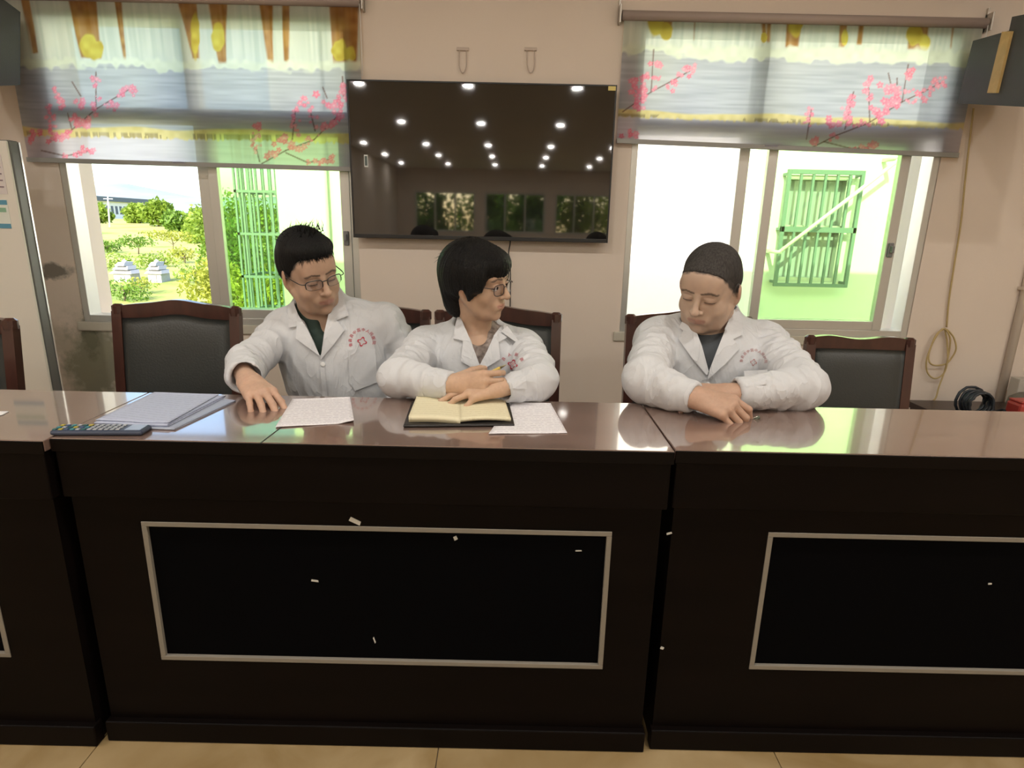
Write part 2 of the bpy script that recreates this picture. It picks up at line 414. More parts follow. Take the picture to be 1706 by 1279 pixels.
def paint_blind(X, Z, u, v, sp):
    """the print: waterfalls between ochre rocks, yellow trees, a pool, a grass line and sprays of pink blossom"""
    N = len(u); C = np.zeros((N, 3))
    q = np.stack([X * 5, Z * 2, X * 0], 1)
    n1 = vnoise(np.stack([X * 90, Z * 5, X * 0], 1), 1); n2 = vnoise(np.stack([X * 8, Z * 130, X * 0], 1), 2); n3 = vnoise(np.stack([X * 40, Z * 40, X * 0], 1), 3)
    n4 = vnoise(q, 4)
    lay = sp['lay']                                    # foam, water, grass, base levels as functions of u
    yf, yw, yg, yb = [lay[k](u) for k in range(4)]
    fall = np.array([.80, .86, .80]) + n1[:, None] * np.array([.10, .08, .08])
    water = np.array([.58, .61, .66]) + n2[:, None] * .08 + n4[:, None] * np.array([.05, .05, .0])
    foam = np.array([.86, .92, .80]) + n3[:, None] * .07
    low = np.array([.74, .72, .80]) + n2[:, None] * .05
    C[:] = fall
    rock = np.zeros(N)
    for (a0, a1, b0, b1, yt) in sp['rocks']:
        f = np.clip(v / yt, 0, 1); e0 = a0 + (b0 - a0) * f + n1 * 1.5; e1 = a1 + (b1 - a1) * f + n1 * 1.5
        rock = np.maximum(rock, np.clip((u - e0) / 3, 0, 1) * np.clip((e1 - u) / 3, 0, 1) * np.clip((yt - v + n3 * 3) / 4, 0, 1))
    rc_ = np.array([.52, .30, .13]) + n3[:, None] * np.array([.10, .08, .03]) + n1[:, None] * .06
    C = C * (1 - rock[:, None]) + rc_ * rock[:, None]
    for (cx, cy, rx, ry) in sp['trees']:
        d = np.hypot((u - cx) / rx, (v - cy) / ry) + n3 * .18
        k = np.clip((1 - d) * 5, 0, 1)[:, None]
        C = C * (1 - k) + (np.array([.74, .63, .13]) + n3[:, None] * np.array([.10, .14, .04])) * k
    k = np.clip((v - yf + n3 * 5) / 8, 0, 1)[:, None]; C = C * (1 - k) + foam * k
    k = np.clip((v - yw + n3 * 6 + n4 * 6) / 5, 0, 1)[:, None]; C = C * (1 - k) + water * k
    k = np.clip((v - yg + n4 * 5) / 3, 0, 1)[:, None]; C = C * (1 - k) + (np.array([.86, .76, .38]) + n3[:, None] * .08) * k
    tuft = (np.clip((v - yg - 7) / 3, 0, 1) * np.clip((yb + 3 - v) / 3, 0, 1) * (n1 > -.1) * (n4 > -.25))[:, None] * .75
    C = C * (1 - tuft) + (np.array([.36, .30, .16]) + n1[:, None] * .12) * tuft
    k = np.clip((v - yb + n1 * 3) / 3, 0, 1)[:, None]; C = C * (1 - k) + low * k
    rg = random.Random(3)
    for tw in sp['twigs']:
        for (a, b) in zip(tw, tw[1:]):
            d = seg_d(u, v, *a, *b); k = np.clip(1.6 - d, 0, 1)[:, None] * .8
            C = C * (1 - k) + np.array([.22, .12, .10]) * k
    for (br, rad) in sp['bloom']:
        pts = []
        for (a, b) in zip(br, br[1:]):
            L = max(2, int(math.hypot(b[0] - a[0], b[1] - a[1]) / 4.0))
            for i in range(L):
                f = i / L; pts.append((a[0] + (b[0] - a[0]) * f, a[1] + (b[1] - a[1]) * f))
        pts.append(br[-1])
        for p in pts:
            for _ in range(2):
                cx, cy = p[0] + rg.gauss(0, rad * .75), p[1] + rg.gauss(0, rad * .55); r = rad * rg.uniform(.55, 1.0)
                d = np.hypot(u - cx, v - cy); th = np.arctan2(v - cy, u - cx)
                rr = r * (.82 + .18 * np.cos(5 * th + cx)); k = np.clip((rr - d) / 1.4, 0, 1)[:, None]
                tone = rg.uniform(-.06, .10); c = np.array([.95, .32 + tone, .44 + tone])
                c = c + np.clip(1 - d / (rr * .45), 0, 1)[:, None] * np.array([0, .28, .22])
                C = C * (1 - k) + c * k
    return np.clip(C, .02, .97)
def blind(label, x0, x1, zb_l, zb_r, ztop, sp, name='roller_blind'):
    root = tag(empty(name, ((x0 + x1) / 2, YB, min(zb_l, zb_r))), label, 'blind', group='printed roller blinds')
    nx, nz = int((x1 - x0) / .004), int((ztop - min(zb_l, zb_r)) / .004)
    gx = np.linspace(0, 1, nx + 1); gz = np.linspace(0, 1, nz + 1)
    A, B = np.meshgrid(gx, gz, indexing='ij')
    X = x0 + (x1 - x0) * A; zb = zb_l + (zb_r - zb_l) * A; Z = zb + (ztop - zb) * B
    Y = YB + .006 * np.sin(A * 9) * (1 - B) + .004 * np.sin(A * 23 + 1) * (1 - B)
    V = np.stack([X, Y, Z], -1).reshape(-1, 3)
    I = np.arange((nx + 1) * (nz + 1)).reshape(nx + 1, nz + 1)
    Fq = np.stack([I[:-1, :-1], I[1:, :-1], I[1:, 1:], I[:-1, 1:]], -1).reshape(-1, 4)
    me = raw('fabric', V, Fq, True)
    q = V - _C; zz = q @ _F; u = 853 + FPX * (q @ _R) / zz; v = 639.5 - FPX * (q @ _U) / zz
    set_col(me, paint_blind(V[:, 0], V[:, 2], u, v, sp))
    link('fabric', me, M_blind, root)
    bar = MB().prism([(x0, YB - .008, zb_l - .012), (x1, YB - .008, zb_r - .012), (x1, YB - .008, zb_r + .008), (x0, YB - .008, zb_l + .008)], (0, .016, 0))
    bar.build('bottom_bar', mat('blind_bar', (.33, .33, .31), .5), root)
    MB().tube([(x0 - .01, YB, ztop + .004), (x1 + .01, YB, ztop + .004)], .021, 16).build('roller_tube', mat('roller_tube_taupe', (.42, .34, .30), .5), root)
    for xx in (x0 - .02, x1 + .02):
        MB().box(xx - .004, xx + .004, YB - .024, WY0, ztop - .03, ztop + .045, .002).box(xx - .004, xx + .004, WY0 - .012, WY0, ztop - .03, ztop + .07).build('bracket', mat('bracket_metal', (.6, .56, .5), .4, metal=.5), root)
    xc = x1 + .008
    MB().tube([(xc, YB - .016, ztop)] + [(xc + .002 * math.sin(k), YB - .016, ztop - .1 * k) for k in range(1, 4)], .0018, 6).build('pull_chain', M_white, root)
    return root
s = 1 / 2.752
def cr(L, s, ox=0, oy=0): return [(ox + a * s, oy + b * s) for a, b in L]
sp1 = dict(
    lay=[lambda u: 94 + u * .010, lambda u: 106 + u * .016, lambda u: 209 + u * .016, lambda u: 224 + u * .022],
    rocks=[tuple(k * s for k in r) for r in [(95, 140, 145, 178, 250), (310, 445, 372, 470, 275), (520, 562, 568, 584, 290), (808, 905, 880, 918, 275), (948, 1045, 1000, 1042, 305), (1185, 1258, 1225, 1258, 305), (1290, 1332, 1298, 1328, 290), (1500, 1650, 1522, 1640, 305)]],
    trees=[(148, 74, 16, 22), (160, 84, 13, 18), (363, 62, 12, 26), (325, 60, 8, 40), (565, 84, 14, 20), (583, 90, 10, 16)],
    twigs=[cr(L, s) for L in [[(225, 650), (330, 595), (440, 500), (600, 405)], [(330, 595), (310, 520)], [(440, 500), (440, 330)], [(370, 440), (330, 375)], [(190, 690), (300, 715), (420, 690)], [(1200, 750), (1310, 690), (1440, 640), (1560, 520)], [(1190, 740), (1175, 680)], [(1340, 640), (1355, 500)], [(1445, 600), (1420, 500)], [(1310, 700), (1410, 745), (1520, 730)], [(1500, 450), (1480, 400)], [(1570, 350), (1575, 440)]]],
    bloom=[(cr(L, s), r) for L, r in [([(225, 480), (230, 560), (240, 640)], 5), ([(258, 415), (290, 490)], 6), ([(250, 640), (320, 600)], 6), ([(350, 460), (400, 480), (430, 500)], 7), ([(330, 550), (400, 570), (430, 540)], 8), ([(435, 370), (440, 385)], 6), ([(450, 445), (452, 455)], 4), ([(490, 490), (540, 490)], 5), ([(515, 465), (530, 475)], 5), ([(550, 435), (600, 400), (605, 435)], 6), ([(295, 712), (300, 714)], 4), ([(345, 708), (415, 690)], 6), ([(130, 650), (180, 600)], 6), ([(1170, 690), (1168, 650)], 5), ([(1180, 580), (1185, 580)], 6), ([(1175, 620), (1172, 640)], 4), ([(1240, 700), (1245, 690)], 8), ([(1280, 640), (1300, 650)], 9), ([(1340, 670), (1380, 680)], 8), ([(1355, 500), (1350, 570), (1365, 620)], 5), ([(1395, 445), (1400, 450)], 8), ([(1410, 480), (1430, 540)], 5), ([(1420, 640), (1450, 630)], 5), ([(1480, 590), (1540, 560)], 7), ([(1500, 480), (1540, 480), (1550, 530)], 8), ([(1580, 385), (1580, 460)], 7), ([(1405, 742), (1415, 742)], 4), ([(1460, 745), (1530, 725)], 6)]])
s2 = 1 / 2.4164
sp2 = dict(
    lay=[lambda u: 71 + (u - 1050) * .016, lambda u: 88 + (u - 1050) * .024, lambda u: 181 + (u - 1050) * .034, lambda u: 194 + (u - 1050) * .036],
    rocks=[(1000 + a * s2, 1000 + b * s2, 1000 + c * s2, 1000 + d * s2, e * s2) for a, b, c, d, e in [(255, 295, 250, 290, 155), (375, 392, 374, 384, 165), (635, 668, 650, 672, 160), (672, 700, 662, 685, 170), (752, 825, 742, 800, 198), (965, 1010, 960, 985, 195), (1045, 1080, 1030, 1055, 180), (1250, 1340, 1235, 1315, 205), (1418, 1440, 1406, 1418, 200)]],
    trees=[(1000 + a * s2, b * s2, c * s2, d * s2) for a, b, c, d in [(225, 95, 36, 55), (265, 125, 28, 40), (785, 95, 32, 55), (985, 150, 16, 40), (1265, 140, 36, 48), (1305, 170, 28, 38), (660, 150, 14, 22)]],
    twigs=[cr(L, s2, 1000) for L in [[(90, 450), (205, 370), (290, 325), (370, 280)], [(205, 365), (215, 200)], [(840, 600), (950, 545), (1080, 495), (1215, 410), (1300, 370), (1380, 330)], [(1215, 410), (1240, 260)], [(1085, 490), (1080, 340)], [(985, 520), (1020, 370)], [(900, 570), (1020, 600), (1120, 585)], [(830, 560), (850, 440)], [(1170, 340), (1160, 295)], [(1195, 340), (1195, 315)]]],
    bloom=[(cr(L, s2, 1000), r) for L, r in [([(135, 320), (150, 400), (150, 440)], 7), ([(178, 300), (175, 360), (180, 390)], 6), ([(110, 540), (140, 545)], 6), ([(228, 245), (232, 255)], 7), ([(222, 310), (226, 312)], 5), ([(222, 355), (226, 358)], 4), ([(265, 350), (268, 352)], 4), ([(288, 330), (292, 355)], 6), ([(318, 300), (320, 305)], 5), ([(340, 272), (375, 270), (362, 300)], 6), ([(830, 500), (835, 470), (850, 440)], 5), ([(920, 490), (955, 495)], 8), ([(1000, 500), (995, 450), (1015, 380)], 6), ([(1030, 505), (1070, 500)], 5), ([(1062, 340), (1080, 325)], 7), ([(1075, 360), (1080, 400)], 6), ([(1100, 440), (1140, 460), (1130, 480)], 8), ([(1155, 360), (1160, 400), (1190, 430)], 9), ([(1195, 350), (1190, 400)], 7), ([(1245, 300), (1252, 305)], 7), ([(1240, 365), (1243, 368)], 5), ([(1235, 405), (1238, 408)], 4), ([(1270, 405), (1272, 400)], 5), ([(1300, 375), (1305, 400)], 7), ([(1330, 355), (1335, 350)], 6), ([(1360, 325), (1390, 320), (1378, 350)], 6), ([(860, 565), (870, 570)], 8), ([(1015, 598), (1020, 600)], 4), ([(1050, 600), (1115, 580)], 7), ([(940, 545), (945, 548)], 5)]])
a, b_, c = PY(46, 265, YB), PY(585, 281, YB), PY(597, 6, YB)
blind('roller blind left of the television, printed with waterfalls and pink blossom', a[0], c[0], a[2], a[2] - .012, 2.145, sp1)
a, b_, c = PY(1038, 234, YB), PY(1596, 258, YB), PY(1640, 40, YB)
blind('roller blind right of the television, its roller tube showing along the top', a[0] - .03, b_[0], a[2], b_[2], 2.115, sp2)
# ---------------------------------------------------------------- ceiling lamps
M_lampglow = mat('lamp_glow', (.9, .9, .9), .5, emit=(1.0, .97, .92), estr=20.0)
M_lampring = mat('lamp_ring', (.85, .85, .85), .3)
ring_me = MB().lathe([(.05, 0), (.085, 0), (.09, -.006), (.082, -.012), (.055, -.010), (.05, 0)], seg=24).mesh('trim_ring', True); ring_me.materials.append(M_lampring)
disc_me = MB().lathe([(.046, -.001), (.046, -.006), (.03, -.008)], seg=20).mesh('diffuser'); disc_me.materials.append(M_lampglow)
lamp_data = bpy.data.lights.new('downlight', 'AREA'); lamp_data.shape = 'DISK'; lamp_data.size = .11; lamp_data.energy = LAMP_W; lamp_data.color = (1.0, .95, .88)
for iy, ly in enumerate((.75, -1.85, -4.6, -7.4, -9.5, -11.6)):
    for ix, lx in enumerate((-3.2, -1.9, -.6, .7, 2.0, 3.2)):
        r = tag(empty('ceiling_downlight', (lx, ly, ZC)), 'small round recessed downlight in the white ceiling', 'lamp', group='ceiling downlights')
        link('trim_ring', ring_me, None, r, loc=(0, 0, 0)); link('diffuser', disc_me, None, r, loc=(0, 0, 0))
        l = bpy.data.objects.new('lamp_light', lamp_data); COL.objects.link(l); l.parent = r; l.location = (0, 0, -.014)

# ---------------------------------------------------------------- outdoors
def ground_mat():
    m = mat('grassy_ground', (.3, .35, .1), .95, bump=.6, bscale=3)
    t = m.node_tree; b = t.nodes['Principled BSDF']; tc = t.nodes.new('ShaderNodeTexCoord')
    n = t.nodes.new('ShaderNodeTexNoise'); n.inputs['Scale'].default_value = .16; n.inputs['Detail'].default_value = 9; n.inputs['Roughness'].default_value = .62
    t.links.new(tc.outputs['Object'], n.inputs[0])
    r = t.nodes.new('ShaderNodeValToRGB'); e = r.color_ramp.elements
    e[0].position = .30; e[0].color = (.17, .26, .04, 1); e[1].position = .72; e[1].color = (.42, .27, .15, 1)
    for p, c in ((.42, (.30, .36, .07, 1)), (.52, (.44, .42, .13, 1)), (.60, (.36, .40, .10, 1))):
        k = e.new(p); k.color = c
    t.links.new(n.outputs[0], r.inputs[0]); t.links.new(r.outputs[0], b.inputs['Base Color'])
    return m
GX, GY = 90, 110
gx = np.linspace(-130, 60, GX); gy = np.concatenate([np.linspace(-60, 3, 20), np.linspace(4, 60, 60), np.linspace(64, 240, 30)])
A, B = np.meshgrid(gx, gy, indexing='ij')
def ground_z(x, y):
    x = np.asarray(x, float); y = np.asarray(y, float)
    base = -2.3 + np.clip((y - 55) / 70, 0, 1) * 2.3 + np.clip((y - 14) / 30, 0, 1) * .35 + np.clip((y - 125) / 60, 0, 1) * .4
    p = np.stack([x.ravel() * .09, y.ravel() * .09, 0 * x.ravel()], 1)
    return base + (vnoise(p, 5) * .35 * np.clip((y.ravel() - 9) / 15, 0, 1)).reshape(base.shape)
V = np.stack([A, B, ground_z(A, B)], -1).reshape(-1, 3)
I = np.arange(A.size).reshape(A.shape)
Fq = np.stack([I[:-1, :-1], I[1:, :-1], I[1:, 1:], I[:-1, 1:]], -1).reshape(-1, 4)
tag(link('ground', raw('ground', V, Fq, True), ground_mat()), kind='structure')

def leaf_mat(name, c1, c2):
    m = mat(name, c1, .6, var=.5, vscale=2.5, col2=c2)
    t = m.node_tree; b = t.nodes['Principled BSDF']; out = [n for n in t.nodes if n.type == 'OUTPUT_MATERIAL'][0]
    tl = t.nodes.new('ShaderNodeBsdfTranslucent'); mx = t.nodes.new('ShaderNodeMixShader'); mx.inputs[0].default_value = .45
    t.links.new(b.inputs['Base Color'].links[0].from_socket, tl.inputs[0])
    t.links.new(b.outputs[0], mx.inputs[1]); t.links.new(tl.outputs[0], mx.inputs[2]); t.links.new(mx.outputs[0], out.inputs[0])
    return m
M_leaf = [leaf_mat('leaf_bright', (.30, .42, .05), (.13, .22, .02)), leaf_mat('leaf_mid', (.20, .34, .04), (.07, .15, .015)), leaf_mat('leaf_yellow', (.44, .46, .07), (.24, .28, .03))]
M_bark = mat('bark', (.14, .10, .07), .9, var=.4, bump=.4)
def foliage_mesh(rad, n, leaf, seed, hollow=.55):
    rg = np.random.RandomState(seed)
    nb = 9
    cs = rg.normal(0, 1, (nb, 3)); cs /= np.linalg.norm(cs, axis=1)[:, None]; cs *= rg.uniform(.3, .62, (nb, 1)); cs[0] = 0
    k = rg.randint(0, nb, n); d = rg.normal(0, 1, (n, 3)); d /= np.linalg.norm(d, axis=1)[:, None]
    P = (cs[k] + d * rg.uniform(.3, .48, (n, 1))) * np.array(rad)
    u = rg.normal(0, 1, (n, 3)); u /= np.linalg.norm(u, axis=1)[:, None]
    v = np.cross(u, rg.normal(0, 1, (n, 3))); v /= np.linalg.norm(v, axis=1)[:, None]
    s = leaf * rg.uniform(.6, 1.25, (n, 1))
    V = np.stack([P - u * s, P + v * s * .45, P + u * s, P - v * s * .45], 1).reshape(-1, 3)
    return raw('foliage', V, np.arange(4 * n).reshape(n, 4))
def bush(name, label, cat, x, y, rad, n, leaf, m, seed, zc=None, group=None, trunk=True):
    z0 = float(ground_z(np.array([x]), np.array([y]))[0])
    zc = z0 + rad[2] * .8 if zc is None else zc
    root = tag(empty(name, (x, y, z0)), label, cat, group)
    f = link('foliage', foliage_mesh(rad, n, leaf, seed), M_leaf[m], root, loc=(0, 0, zc - z0)); f['kind'] = 'stuff'
    rt = max(.02, min(rad[:2]) * .05)
    mb = MB().tube([(0, 0, -.1), (rad[0] * .04, 0, (zc - z0) * .6), (-rad[0] * .05, rad[1] * .05, zc - z0 + rad[2] * .3)], [rt, rt * .8, rt * .3], 7)
    for k in range(4):
        a = k * 1.6 + seed
        mb.tube([(rad[0] * .03, 0, (zc - z0) * .5), (rad[0] * .35 * math.cos(a), rad[1] * .35 * math.sin(a), zc - z0 + rad[2] * .2)], [rt * .5, rt * .15], 6)
    mb.build('stem', M_bark, root, loc=(0, 0, 0))
    return root
def gpt(x, y, D):
    p = PY(x, y, D); return p[0], D
# what the open half of the left window shows
for i, (px_, D, rad, n, lf, m, lab, cat) in enumerate([
    (165, 110, (2.9, 2.6, 2.1), 1500, .42, 0, 'round bright tree left of the utility pole in the left window', 'tree'),
    (232, 108, (3.0, 2.8, 1.9), 1300, .40, 0, 'low spreading tree in front of the white roadside building', 'tree'),
    (262, 98, (3.4, 3.0, 2.8), 1500, .40, 0, 'tallest rounded tree in the open half of the left window', 'tree'),
    (292, 90, (2.4, 2.2, 1.9), 1100, .40, 1, 'darker tree at the right end of the tree row', 'tree'),
    (324, 70, (2.0, 2.0, 2.5), 1300, .28, 0, 'bright tree half hidden by the sash stile of the left window', 'tree')]):
    x, y = gpt(px_, 360, D)
    bush('broadleaf_tree' if cat == 'tree' else 'shrub', lab, cat, x, y, rad, n, lf, m, 20 + i, group='trees beyond the field')
for i, (px_, py_, D, rad, n, lf, m, lab) in enumerate([
    (177, 408, 52, (1.5, 1.2, .8), 420, .13, 1, 'dark bush at the left edge of the grassy slope'),
    (228, 402, 50, (2.0, 1.0, .75), 420, .13, 1, 'bush beside the bare earth patch on the slope'),
    (285, 394, 55, (3.2, 1.0, .7), 520, .14, 2, 'long low hedge along the top of the bare earth bank'),
    (200, 440, 36, (1.6, 1.2, .8), 520, .10, 0, 'bush behind the left white tomb'),
    (270, 436, 39.5, (2.2, 1.2, .9), 680, .10, 0, 'broad bush behind the right white tomb'),
    (205, 483, 24, (1.4, .9, .62), 620, .075, 1, 'leafy bush in front of the left white tomb'),
    (232, 474, 26, (1.0, .7, .40), 320, .07, 2, 'small bush between the two white tombs'),
    (306, 425, 43.5, (1.8, 1.2, .7), 480, .11, 2, 'yellowish bush right of the tombs'),
    (325, 452, 30, (1.2, 1.0, .8), 420, .09, 0, 'bush beside the sash stile low in the left window')]):
    x, y = gpt(px_, py_, D)
    bush('shrub', lab, 'bush', x, y, rad, n, lf, m, 50 + i, zc=PY(px_, py_, D)[2], group='bushes on the slope')
# thicket seen through the green glass
for i, (px_, py_, D, rad, n, lf, m, lab) in enumerate([
    (372, 385, 17, (1.1, 1.0, 1.1), 2200, .075, 0, 'thicket tree right of the sash stile behind green glass'),
    (400, 430, 15, (1.1, 1.0, 1.2), 2400, .07, 1, 'thicket tree behind the lower part of the window cage'),
    (430, 370, 22, (1.5, 1.2, 1.3), 2400, .085, 0, 'thicket tree behind the upper part of the window cage'),
    (455, 440, 19.5, (1.1, 1.0, 1.2), 2200, .07, 0, 'thicket tree between the window cage and the white wall'),
    (385, 475, 13, (1.0, .9, .8), 1700, .06, 2, 'low thicket bush above the empty chair behind green glass'),
    (450, 490, 12, (.9, .8, .7), 1500, .06, 2, 'yellow green bush above the left shoulder behind green glass')]):
    x, y = gpt(px_, py_, D)
    bush('thicket_tree', lab, 'tree', x, y, rad, n, lf, m, 80 + i, zc=PY(px_, py_, D)[2], group='thicket beside the white building')
# tombs: stepped roofs on a small stone front
M_tomb = mat('tomb_stone', (.42, .42, .43), .8, var=.15, vscale=20)
M_tombd = mat('tomb_dark', (.25, .24, .23), .8)
for (px_, wd, lab) in ((204, 38, 'left white stepped tomb on the grassy slope'), (258, 30, 'narrower right white stepped tomb on the grassy slope')):
    D = 30.0; a = PY(px_, 466, D); k = D / FPX * 1.02; z0 = a[2]
    r = tag(empty('tomb', tuple(a)), lab, 'tomb', group='white tombs')
    w_ = wd * k / 2
    gz = float(ground_z(np.array([a[0]]), np.array([D]))[0])
    MB().box(-w_ * .72, w_ * .72, 0, .8, min(gz - z0 - .3, -.4), .30, .02).build('front_wall', M_tomb, r, loc=(0, 0, 0))
    MB().box(-w_ * .22, w_ * .22, -.03, .1, -.1, .22).build('tablet', M_tombd, r, loc=(0, 0, 0))
    for j, (ww, zz) in enumerate(((.95, .30), (.68, .50), (.40, .68))):
        MB().prism([(-w_ * ww, -.12, zz), (w_ * ww, -.12, zz), (w_ * ww * .72, .1, zz + .17), (-w_ * ww * .72, .1, zz + .17)], (0, .7, 0)).build('roof_tier', M_tomb, r, loc=(0, 0, 0))
    MB().lathe([(.10, .82), (.13, .88), (.05, .96), (.01, 1.0)], c=(0, .35, 0), seg=10).build('finial', M_tomb, r, loc=(0, 0, 0))
# far long building with dark roof edge, two rows of windows
D0, D1 = 150.0, 175.0
a = PY(140, 333, D0); b_ = PY(245, 349, D1)
ux = Vector((b_[0] - a[0], D1 - D0, 0)); L = ux.length; ux.normalize(); nx_ = Vector((ux.y, -ux.x, 0))
zt = a[2]; zb = -1.0
r = tag(empty('roadside_building', (a[0], D0, zb)), 'long white building with dark roof edge far beyond the trees', 'building')
def bpt(s_, z, o=0): return Vector((a[0], D0, 0)) + ux * s_ + nx_ * o + Vector((0, 0, z))
M_far = mat('far_white', (.78, .78, .8), .8); M_fard = mat('far_dark', (.10, .12, .16), .7)
MB().prism([bpt(0, zb), bpt(L, zb), bpt(L, zt), bpt(0, zt)], -nx_ * 9).build('wall', M_far, r)
MB().prism([bpt(-.6, zt, .9), bpt(L + .6, zt, .9), bpt(L + .6, zt + 1.1, .9), bpt(-.6, zt + 1.1, .9)], -nx_ * 11).build('roof', M_fard, r)
wm = None
for row in (0, 1):
    for i in range(14):
        s0 = L * (.04 + .068 * i)
        mb = MB().prism([bpt(0, zt - 1.1 - 3.2 * row - 2.0, .12) - bpt(0, 0), bpt(L * .032, zt - 1.1 - 3.2 * row - 2.0, .12) - bpt(0, 0), bpt(L * .032, zt - 1.1 - 3.2 * row, .12) - bpt(0, 0), bpt(0, zt - 1.1 - 3.2 * row, .12) - bpt(0, 0)], -nx_ * .3)
        o = mb.build('window', M_fard); o.parent = r; o.location = bpt(s0, 0) - Vector(r.location)
# low wall and pole
p = PY(150, 380, 105); q = PY(215, 378, 105)
tag(MB().box(p[0] - 6, q[0], 105, 105.4, p[2] - 1.2, p[2] + .6).box(p[0] - 6, q[0], 104.9, 105.5, p[2] + .6, p[2] + .8).build('boundary_wall', mat('boundary_wall_grey', (.55, .54, .52), .9, var=.2)), 'low grey boundary wall under the trees at the field edge', 'wall')
p = PY(182, 378, 95); q = PY(180, 330, 95)
r = tag(empty('utility_pole', (p[0], 95, p[2] - 1)), 'thin pale utility pole in front of the white roadside building', 'pole')
MB().tube([(p[0], 95, p[2] - 1), (q[0], 95, q[2] + .4)], [.13, .09], 8).build('post', M_far, r)
MB().box(q[0] - .7, q[0] + .7, 94.95, 95.05, q[2] - .15, q[2] - .05).build('crossarm', M_far, r)
# mountains
mx = np.linspace(-1500, 700, 90)
ridge = 62 + 26 * vnoise(np.stack([mx / 210, 0 * mx, 0 * mx], 1), 9) + 10 * vnoise(np.stack([mx / 60, 0 * mx, 0 * mx], 1), 10)
ridge *= .55 + .45 * np.clip((mx + 900) / 700, 0, 1)
V = []
for f_, yy in ((0, 650), (.35, 740), (.75, 840), (1, 950), (.8, 1100), (0, 1400)):
    V += [(x_, yy, -6 + f_ * z_ * (1 + .12 * math.sin(x_ * .02 + yy))) for x_, z_ in zip(mx, ridge)]
I = np.arange(len(V)).reshape(6, 90)
Fq = np.stack([I[:-1, :-1], I[:-1, 1:], I[1:, 1:], I[1:, :-1]], -1).reshape(-1, 4)
tag(link('hills', raw('hills', V, Fq, True), mat('hills_forest', (.30, .36, .38), .95, var=.25, vscale=.02)), kind='structure')

# the white building across the yard
OY = 7.5
M_plast = mat('white_plaster', (.82, .80, .74), .85, var=.06, vscale=.8, bump=.15, bscale=12)
op = tag(empty('neighbour_building', (2.5, OY, -2.3)), 'white plastered building across the yard with a barred window', 'building')
ex = PY(467, 400, OY)[0]
ow = [PY(1305, 292, OY), PY(1395, 472, OY)]
wx0, wx1, wz0, wz1 = 3.20, 3.97, .60, 1.84
mb = MB()
for (x0, x1, z0, z1) in ((ex, wx0, -2.4, 4.2), (wx1, 12, -2.4, 4.2), (wx0, wx1, -2.4, wz0), (wx0, wx1, wz1, 4.2)):
    mb.box(x0, x1, OY, OY + .25, z0, z1)
mb.box(ex, ex + .25, OY + .25, OY + 6, -2.4, 4.2).box(wx0 - .1, wx1 + .1, OY + .25, OY + .3, wz0 - .1, wz1 + .1)
mb.build('wall', M_plast, op)
M_bar = mat('galvanised_bar', (.15, .21, .20), .4)
M_dglass = mat('window_dark_glass', (.35, .38, .40), .08, spec=.8)
wn = empty('window', (0, 0, 0), op); wn.matrix_parent_inverse = Matrix.Translation(Vector(op.location)).inverted()
o = MB().box(wx0, wx1, OY + .12, OY + .14, wz0, wz1).build('pane', M_dglass); o.parent = wn
f = MB(); frame_rect(f, wx0, wx1, wz0, wz1, OY + .02, OY + .12, .05, .05, .05, .05); f.box(wx0, wx1, OY + .02, OY + .12, 1.20, 1.27); o = f.build('window_frame', M_alu); o.parent = wn
f = MB(); frame_rect(f, wx0 - .06, wx1 + .06, wz0 - .05, wz1 + .05, OY - .16, OY - .12, .04, .04, .04, .05); f.box(wx0 - .06, wx1 + .06, OY - .16, OY - .12, 1.19, 1.25)
for (xx, zz) in ((wx0 - .04, wz0), (wx1 + .04, wz0), (wx0 - .04, wz1), (wx1 + .04, wz1), (wx0 - .04, 1.22), (wx1 + .04, 1.22)): f.box(xx - .015, xx + .015, OY - .14, OY + .01, zz - .015, zz + .015)
o = f.build('grille_frame', M_bar); o.parent = wn
for k in range(5):
    xx = wx0 - .04 + (wx1 - wx0 + .08) * (k + 1) / 6
    o = MB().box(xx - .013, xx + .013, OY - .155, OY - .13, wz0 - .02, wz1 + .02).build('bar', M_bar); o.parent = wn
# slanting awning pole with its bracket, and a downpipe
p0, p1 = PY(1298, 420, OY - .35), PY(1503, 262, OY - .35)
MB().tube([tuple(p0), tuple(p1)], .022, 8).box(p0[0] - .02, p0[0] + .02, OY - .37, OY, p0[2] - .02, p0[2] + .02).box(p1[0] - .02, p1[0] + .02, OY - .37, OY, p1[2] - .02, p1[2] + .02).build('awning_pole', mat('pole_white', (.75, .74, .70), .5), op)
p0 = PY(541, 300, OY)
MB().tube([(p0[0], OY - .06, -2.3), (p0[0], OY - .06, 4.0)], .045, 12).build('downpipe', mat('downpipe_white', (.80, .80, .74), .5), op)
MB().box(ex - .02, 12, OY - .10, OY + .3, 4.2, 4.45).build('eaves', M_plast, op)
